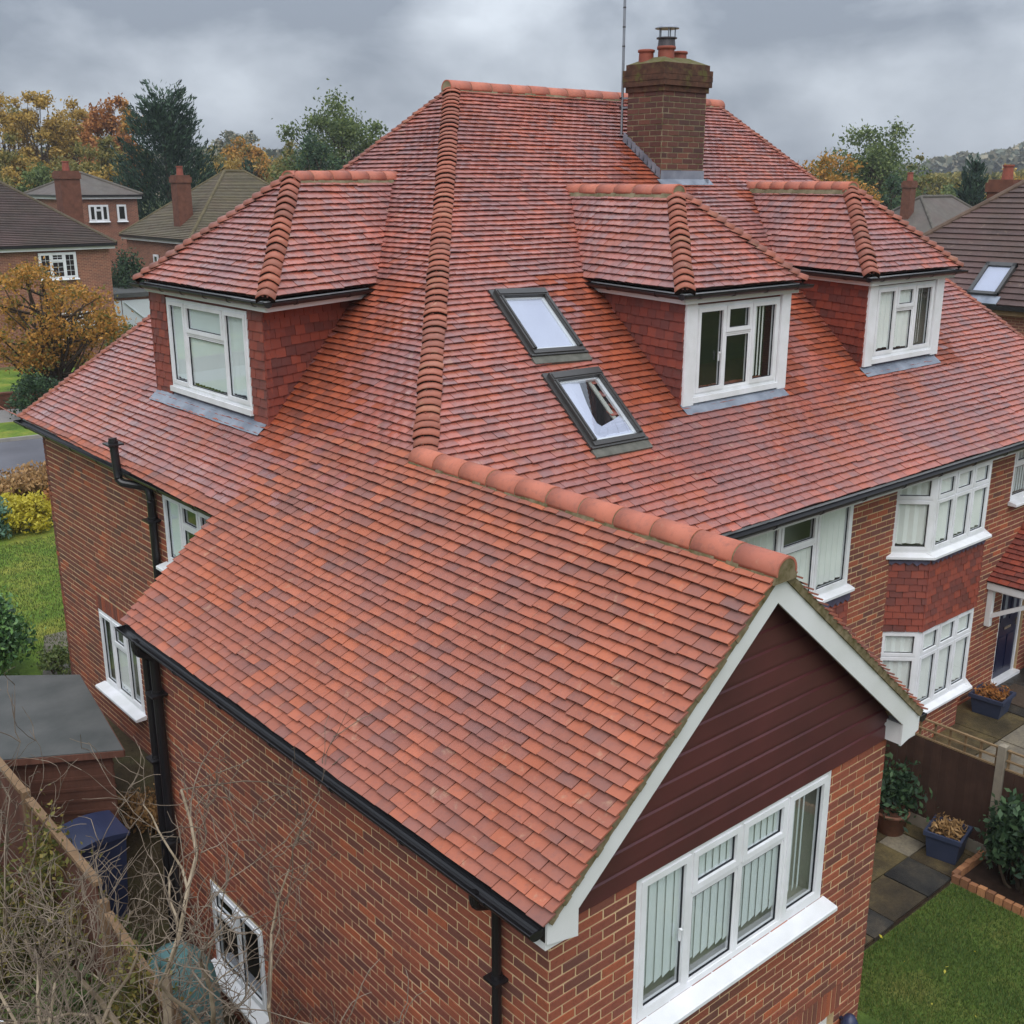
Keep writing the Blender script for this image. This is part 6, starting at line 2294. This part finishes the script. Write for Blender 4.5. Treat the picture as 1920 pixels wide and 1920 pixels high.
for nm in ('tile_brown', 'tile_slate', 'tile_dark'):
    pass
C3 = lambda *k: [(1, [(0.3, True, 'n'), (0.7, False, 'n')]) if i == 1 else (0.9, [(1, True, 'n')]) for i in range(3)]
far_house('brown-roofed brick house at the far left behind the autumn tree', 2.5, 17.5, 51.6, 61.5, GZ, 5.6, 0.72, 'tile_dark', 'x', True,
          windows=[('y', 14.0, 4.0, 1.8, 1.25, C3(), 0.24), ('y', 9.8, 4.0, 1.8, 1.25, C3(), 0.24), ('y', 14.4, 0.95, 2.0, 1.4, C3(), 0.3)],
          chimneys=[(18.3, 58.6, 1.05, 0.95, -0.3, 9.1, True)], courses=0.13)
far_house('brick house with mossy slate roof and tall chimney, left of the conifer', 23.7, 34.2, 55.4, 64.6, GZ, 5.4, 0.76, 'tile_moss', 'x', True,
          windows=[('x', 60.6, 2.9, 0.65, 1.5, [(1, [(0.3, True, 'n'), (0.7, False, 'n')])], 0)], chimneys=[(24.6, 58.2, 0.85, 0.8, 4.6, 8.9, True)], courses=0.14)
far_house('distant brick house with white windows, seen above the left roofs', 20.9, 25.6, 67.0, 73.0, -1.2, 5.2, 0.5, 'tile_slate', 'x', True,
          windows=[('y', 22.4, 3.6, 1.25, 1.0, C3(), 0), ('y', 24.2, 3.6, 0.6, 1.0, C3()[:1], 0), ('y', 21.2, 3.6, 0.7, 1.0, C3()[:2], 0)])
g = empty('garage', (19.6, 57.0, GZ), 'white garage with double doors and flat roof between two houses', 'garage')
mb = MB()
mb.box((17.4, 57.0, GZ), (22.4, 61, GZ + 2.35))
build_in(mb, 'wall', 'brick_far', g)
mb = MB()
mb.box((17.3, 56.8, GZ + 2.36), (22.6, 61.2, GZ + 2.6))
build_in(mb, 'flat_roof', 'felt', g)
for x in (17.6, 20.0):
    mb = MB()
    mb.box((x, 56.93, GZ + 0.05), (x + 2.35, 56.99, GZ + 2.2))
    mb.bar((x + 0.1, 56.91, GZ + 2.1), (x + 2.25, 56.91, GZ + 0.2), 0.03, 0.12, EY)
    build_in(mb, 'door', 'garage_white', g)
# brown-tiled neighbour on the right, with a skylight
rh = far_house('neighbour with dark brown tiled roof and skylight, right edge', 26.3, 37.3, -9.0, 15.45, GZ, 5.25, 0.80, 'tile_brown', 'y', True, courses=0.235,
               chimneys=[(35.4, 14.9, 0.9, 0.9, 4.0, 8.6, True)], white_fascia=False)


def far_skylight(x, y, w, hgt_, pitch, xe, ze, parent):
    z = lambda xx: ze + (xx - xe) * pitch
    c = 1 / math.hypot(1, pitch)
    V = V3(c, 0, pitch * c)
    N = V3(-pitch * c, 0, c)
    O = V3(x, y, z(x))
    mb = MB()
    for q in ((0, w, 0, 0.1), (0, w, hgt_ - 0.14, hgt_), (0, 0.1, 0, hgt_), (w - 0.1, w, 0, hgt_)):
        mb.obox(O, -EY, V, N, *q, 0.0, 0.16)
    f = build_in(mb, 'skylight', 'dark_metal', parent)
    mb = MB()
    P = lambda u, v, n: O - EY * u + V * v + N * n
    mb.poly([P(0.1, 0.1, 0.13), P(w - 0.1, 0.1, 0.13), P(w - 0.1, hgt_ - 0.14, 0.13), P(0.1, hgt_ - 0.14, 0.13)])
    mb.build('pane', 'glass_sky', f)
    mb = MB()
    mb.poly([P(0.1, 0.1, 0.09), P(w - 0.1, 0.1, 0.09), P(w - 0.1, hgt_ - 0.14, 0.09), P(0.1, hgt_ - 0.14, 0.09)])
    mb.build('blind', 'blind_white', f)
    mb = MB()
    mb.obox(O, -EY, V, N, -0.1, w + 0.1, -0.3, 0, 0.03, 0.08)
    mb.build('flashing', 'lead', f)


far_skylight(26.22, 11.12, 0.88, 1.28, 0.80, 26.0, GZ + 5.25, rh)
gx, gy = spot(1708, 78)
gh = far_house('distant grey slate house with roof panels beyond the main roof', gx - 3.2, gx + 8, gy - 4.2, gy + 3.2, hgt(gx, gy), 4.6, 0.75, 'tile_slate', 'x', True, chimneys=[(gx - 1.0, gy - 0.5, 0.6, 0.6, 5.0, 8.6, True), (gx - 2.9, gy + 2.0, 0.9, 0.7, 4.6, 7.9, False)])

# ------------------------------------------------------------------ trees
def T(label, px, dist, ytop, wpx, m_, n=3600, leaf=0.2, crown0=0.25, **kw):
    x, y = spot(px, dist)
    zb = hgt(x, y)
    zt = CAM.z + dist * (341 - ytop) / 2081.5
    return tree(label, x, y, zb, zt - zb, wpx / 2 / 2081.5 * dist, m_, n, leaf, crown0=crown0, **kw)


WG = 'autumn trees of the wood behind the left houses'
T('gold tree at the far left edge of the wood', 15, 112, 196, 90, 'leaf_gold', 3600, 0.22, group=WG)
T('tall gold tree with open crown, second from the left', 86, 108, 194, 82, 'leaf_gold', 3000, 0.22, 0.35, group=WG)
T('olive gold tree between the gold and the rust trees', 148, 112, 214, 80, 'leaf_gold', 3800, 0.22, group=WG)
T('rust red tree left of the dark conifer', 212, 106, 204, 84, 'leaf_rust', 4200, 0.22, group=WG)
T('ochre tree half hidden by the dark conifer', 248, 114, 210, 60, 'leaf_orange', 2800, 0.22, group=WG)
T('brownish tree low in front of the wood, far left', 20, 96, 262, 100, 'leaf_olive', 3600, 0.2, 0.1, group=WG)
T('olive tree behind the small distant chimney', 150, 98, 276, 90, 'leaf_olive', 3600, 0.2, 0.1, group=WG)
T('brown tree just left of the dark conifer, low', 205, 96, 262, 70, 'leaf_olive', 2800, 0.2, 0.1, group=WG)
T('fresh green tree above the brown left roof', 85, 86, 316, 110, 'leaf_green', 3600, 0.18, 0.0, group=WG)
for i_, (px_, d_, yt_, w_, m_) in enumerate(((-30, 118, 215, 90, 'leaf_gold'), (50, 122, 222, 90, 'leaf_olive'), (118, 124, 230, 80, 'leaf_gold'), (180, 122, 226, 90, 'leaf_olive'), (-20, 92, 300, 110, 'leaf_olive'), (55, 94, 290, 90, 'leaf_gold'), (120, 90, 302, 90, 'leaf_olive'), (185, 90, 306, 80, 'leaf_gold'), (405, 130, 282, 70, 'leaf_olive'), (430, 118, 300, 70, 'leaf_gold'), (530, 112, 300, 80, 'leaf_olive'), (420, 105, 318, 90, 'leaf_green'))):
    lb_ = ('gold tree filling the wood above the far left roof', 'olive tree between the first two gold trees', 'gold tree behind the gap left of the rust tree', 'olive tree behind the rust tree', 'low olive tree at the left frame edge',
           'low gold tree above the far left roof', 'low olive tree above the leftmost chimney', 'low gold tree above the distant brick house', 'olive tree at the right flank of the big conifer', 'gold tree in the dip right of the big conifer',
           'low olive tree left of the tall green tree', 'low green tree above the mossy roof')[i_]
    T(lb_, px_, d_, yt_, w_, m_, 2600, 0.2, 0.02, group=WG)
x, y = spot(316, 84)
conifer('big dark green conifer behind the tall chimney', x, y, hgt(x, y) - 0.5, CAM.z + 84 * (341 - 172) / 2081.5 - hgt(x, y), 4.9, 34000, 0.17, 8)
x, y = spot(245, 76)
shrub('dark evergreen bush at the foot of the conifer', x, y, hgt(x, y), 4.0, 1.6, 'leaf_conifer', 1400, 0.22)
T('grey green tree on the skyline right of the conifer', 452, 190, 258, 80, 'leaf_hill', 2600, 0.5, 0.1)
T('orange tree right of the conifer', 462, 125, 268, 86, 'leaf_orange', 2800, 0.26, 0.1)
T('gold low tree right of the orange one', 505, 130, 290, 70, 'leaf_gold', 2000, 0.26, 0.1)
x, y = spot(465, 96)
conifer('small dark spruce above the mossy roof', x, y, hgt(x, y), CAM.z + 96 * (341 - 292) / 2081.5 - hgt(x, y), 1.2, 1500, 0.2, 2)
T('tall green tree left of the main ridge', 640, 92, 196, 165, 'leaf_green', 9000, 0.2, 0.12, clumps=80)
T('olive tree beside the tall green one', 560, 100, 262, 80, 'leaf_olive', 2600, 0.22, 0.1)
T('green tree below the tall one, near the dormer ridge', 600, 84, 262, 120, 'leaf_dark', 3400, 0.18, 0.05)
T('tall green tree beyond the right hip', 1636, 96, 244, 165, 'leaf_green', 9000, 0.2, 0.1, clumps=80)
T('gold autumn tree in front of the tall right tree', 1560, 84, 290, 120, 'leaf_orange', 4000, 0.18, 0.1)
T('gold bush-like tree right of the gold one', 1618, 80, 322, 70, 'leaf_orange', 2200, 0.17, 0.1)
T('dark green tree below the tall right tree', 1665, 88, 318, 90, 'leaf_dark', 2600, 0.18, 0.05)
T('thin olive tree right of the tall right tree', 1722, 105, 298, 50, 'leaf_olive', 1300, 0.2, 0.1)
T('olive round tree behind the grey house', 1755, 120, 322, 90, 'leaf_olive', 2400, 0.24, 0.05)
T('green round tree left of the right conifer', 1790, 110, 330, 60, 'leaf_green', 2000, 0.22, 0.05)
x, y = spot(1826, 92)
conifer('slim dark conifer at the right, before the hill', x, y, hgt(x, y) - 1, CAM.z + 92 * (341 - 292) / 2081.5 - hgt(x, y) + 1, 2.0, 4000, 0.24, 3)
T('yellow tree behind the right neighbour roof', 1888, 125, 314, 60, 'leaf_gold', 1800, 0.24, 0.05)
x, y = spot(1725, 60)
shrub('straggly olive shrub in front of the grey house', x, y, hgt(x, y), 5.0, 1.6, 'leaf_olive', 1100, 0.14)
# small autumn tree in front of the left house
x, y = spot(62, 46.5)
tree('small orange and green autumn tree in front of the left house', x, y, GZ, 6.0, 2.3, 'leaf_orange', 6500, 0.10, crown0=0.16, clumps=70, spread=0.22)
x, y = spot(120, 44)
shrub('orange low shrub beside the autumn tree', x, y, GZ, 1.7, 1.1, 'leaf_orange', 1500, 0.10)
x, y = spot(20, 44.5)
shrub('dark bush left of the autumn tree trunk', x, y, GZ, 1.9, 1.0, 'leaf_dark', 1200, 0.10)
x, y = spot(222, 55.5)
shrub('rounded bright green shrub in front of the garage', x, y, GZ, 2.1, 1.15, 'leaf_green', 2400, 0.10)
x, y = spot(172, 49)
shrub('dark green shrub below the left house window', x, y, GZ, 1.3, 0.9, 'leaf_dark', 1000, 0.10)
x, y = spot(222, 70)
shrub('dark hedge between the two left houses', x, y, GZ, 5.2, 1.0, 'leaf_dark', 1400, 0.14)
# far wooded hills
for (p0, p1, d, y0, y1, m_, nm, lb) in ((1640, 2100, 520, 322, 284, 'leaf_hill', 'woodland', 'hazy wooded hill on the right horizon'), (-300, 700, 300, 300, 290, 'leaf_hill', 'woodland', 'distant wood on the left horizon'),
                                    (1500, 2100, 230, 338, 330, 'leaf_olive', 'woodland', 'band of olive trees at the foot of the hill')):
    n = 20000
    px = nr.uniform(p0, p1, n)
    k = (px - p0) / (p1 - p0)
    top = y0 + (y1 - y0) * np.clip(k * 1.6, 0, 1) + 3.0 * np.sin(px * 0.045) + 2.0 * np.sin(px * 0.11 + 1)
    a = np.array([bearing(v) for v in px])
    dd = d * nr.uniform(0.95, 1.12, n)
    zt = CAM.z + dd * (341 - top) / 2081.5
    zl = CAM.z - dd * 0.02
    hh = nr.uniform(0, 1, n) ** 0.5
    P = np.stack([CAM.x + dd * np.cos(a), CAM.y + dd * np.sin(a), zl + (zt - zl) * hh], 1)
    o = fast_mesh(nm, leaf_quads(P, d * 0.0032, 0.8), 4, m_)
    o['kind'] = 'stuff'
    tag(o, lb, 'wood')

# ------------------------------------------------------------------ damp air
hz = MB()
hz.box((-900, -900, GZ - 6), (1100, 1100, 60))
t = NT('haze_air')
pv = t.n('ShaderNodeVolumePrincipled', {'Color': (0.86, 0.90, 0.96, 1), 'Density': 0.0004, 'Anisotropy': 0.0})
t.t.links.new(pv.outputs[0], t.out.inputs['Volume'])
M['haze_air'] = t.m
hzo = hz.build('haze', 'haze_air', kind='stuff')
tag(hzo, 'thin grey haze in the damp air', 'haze')
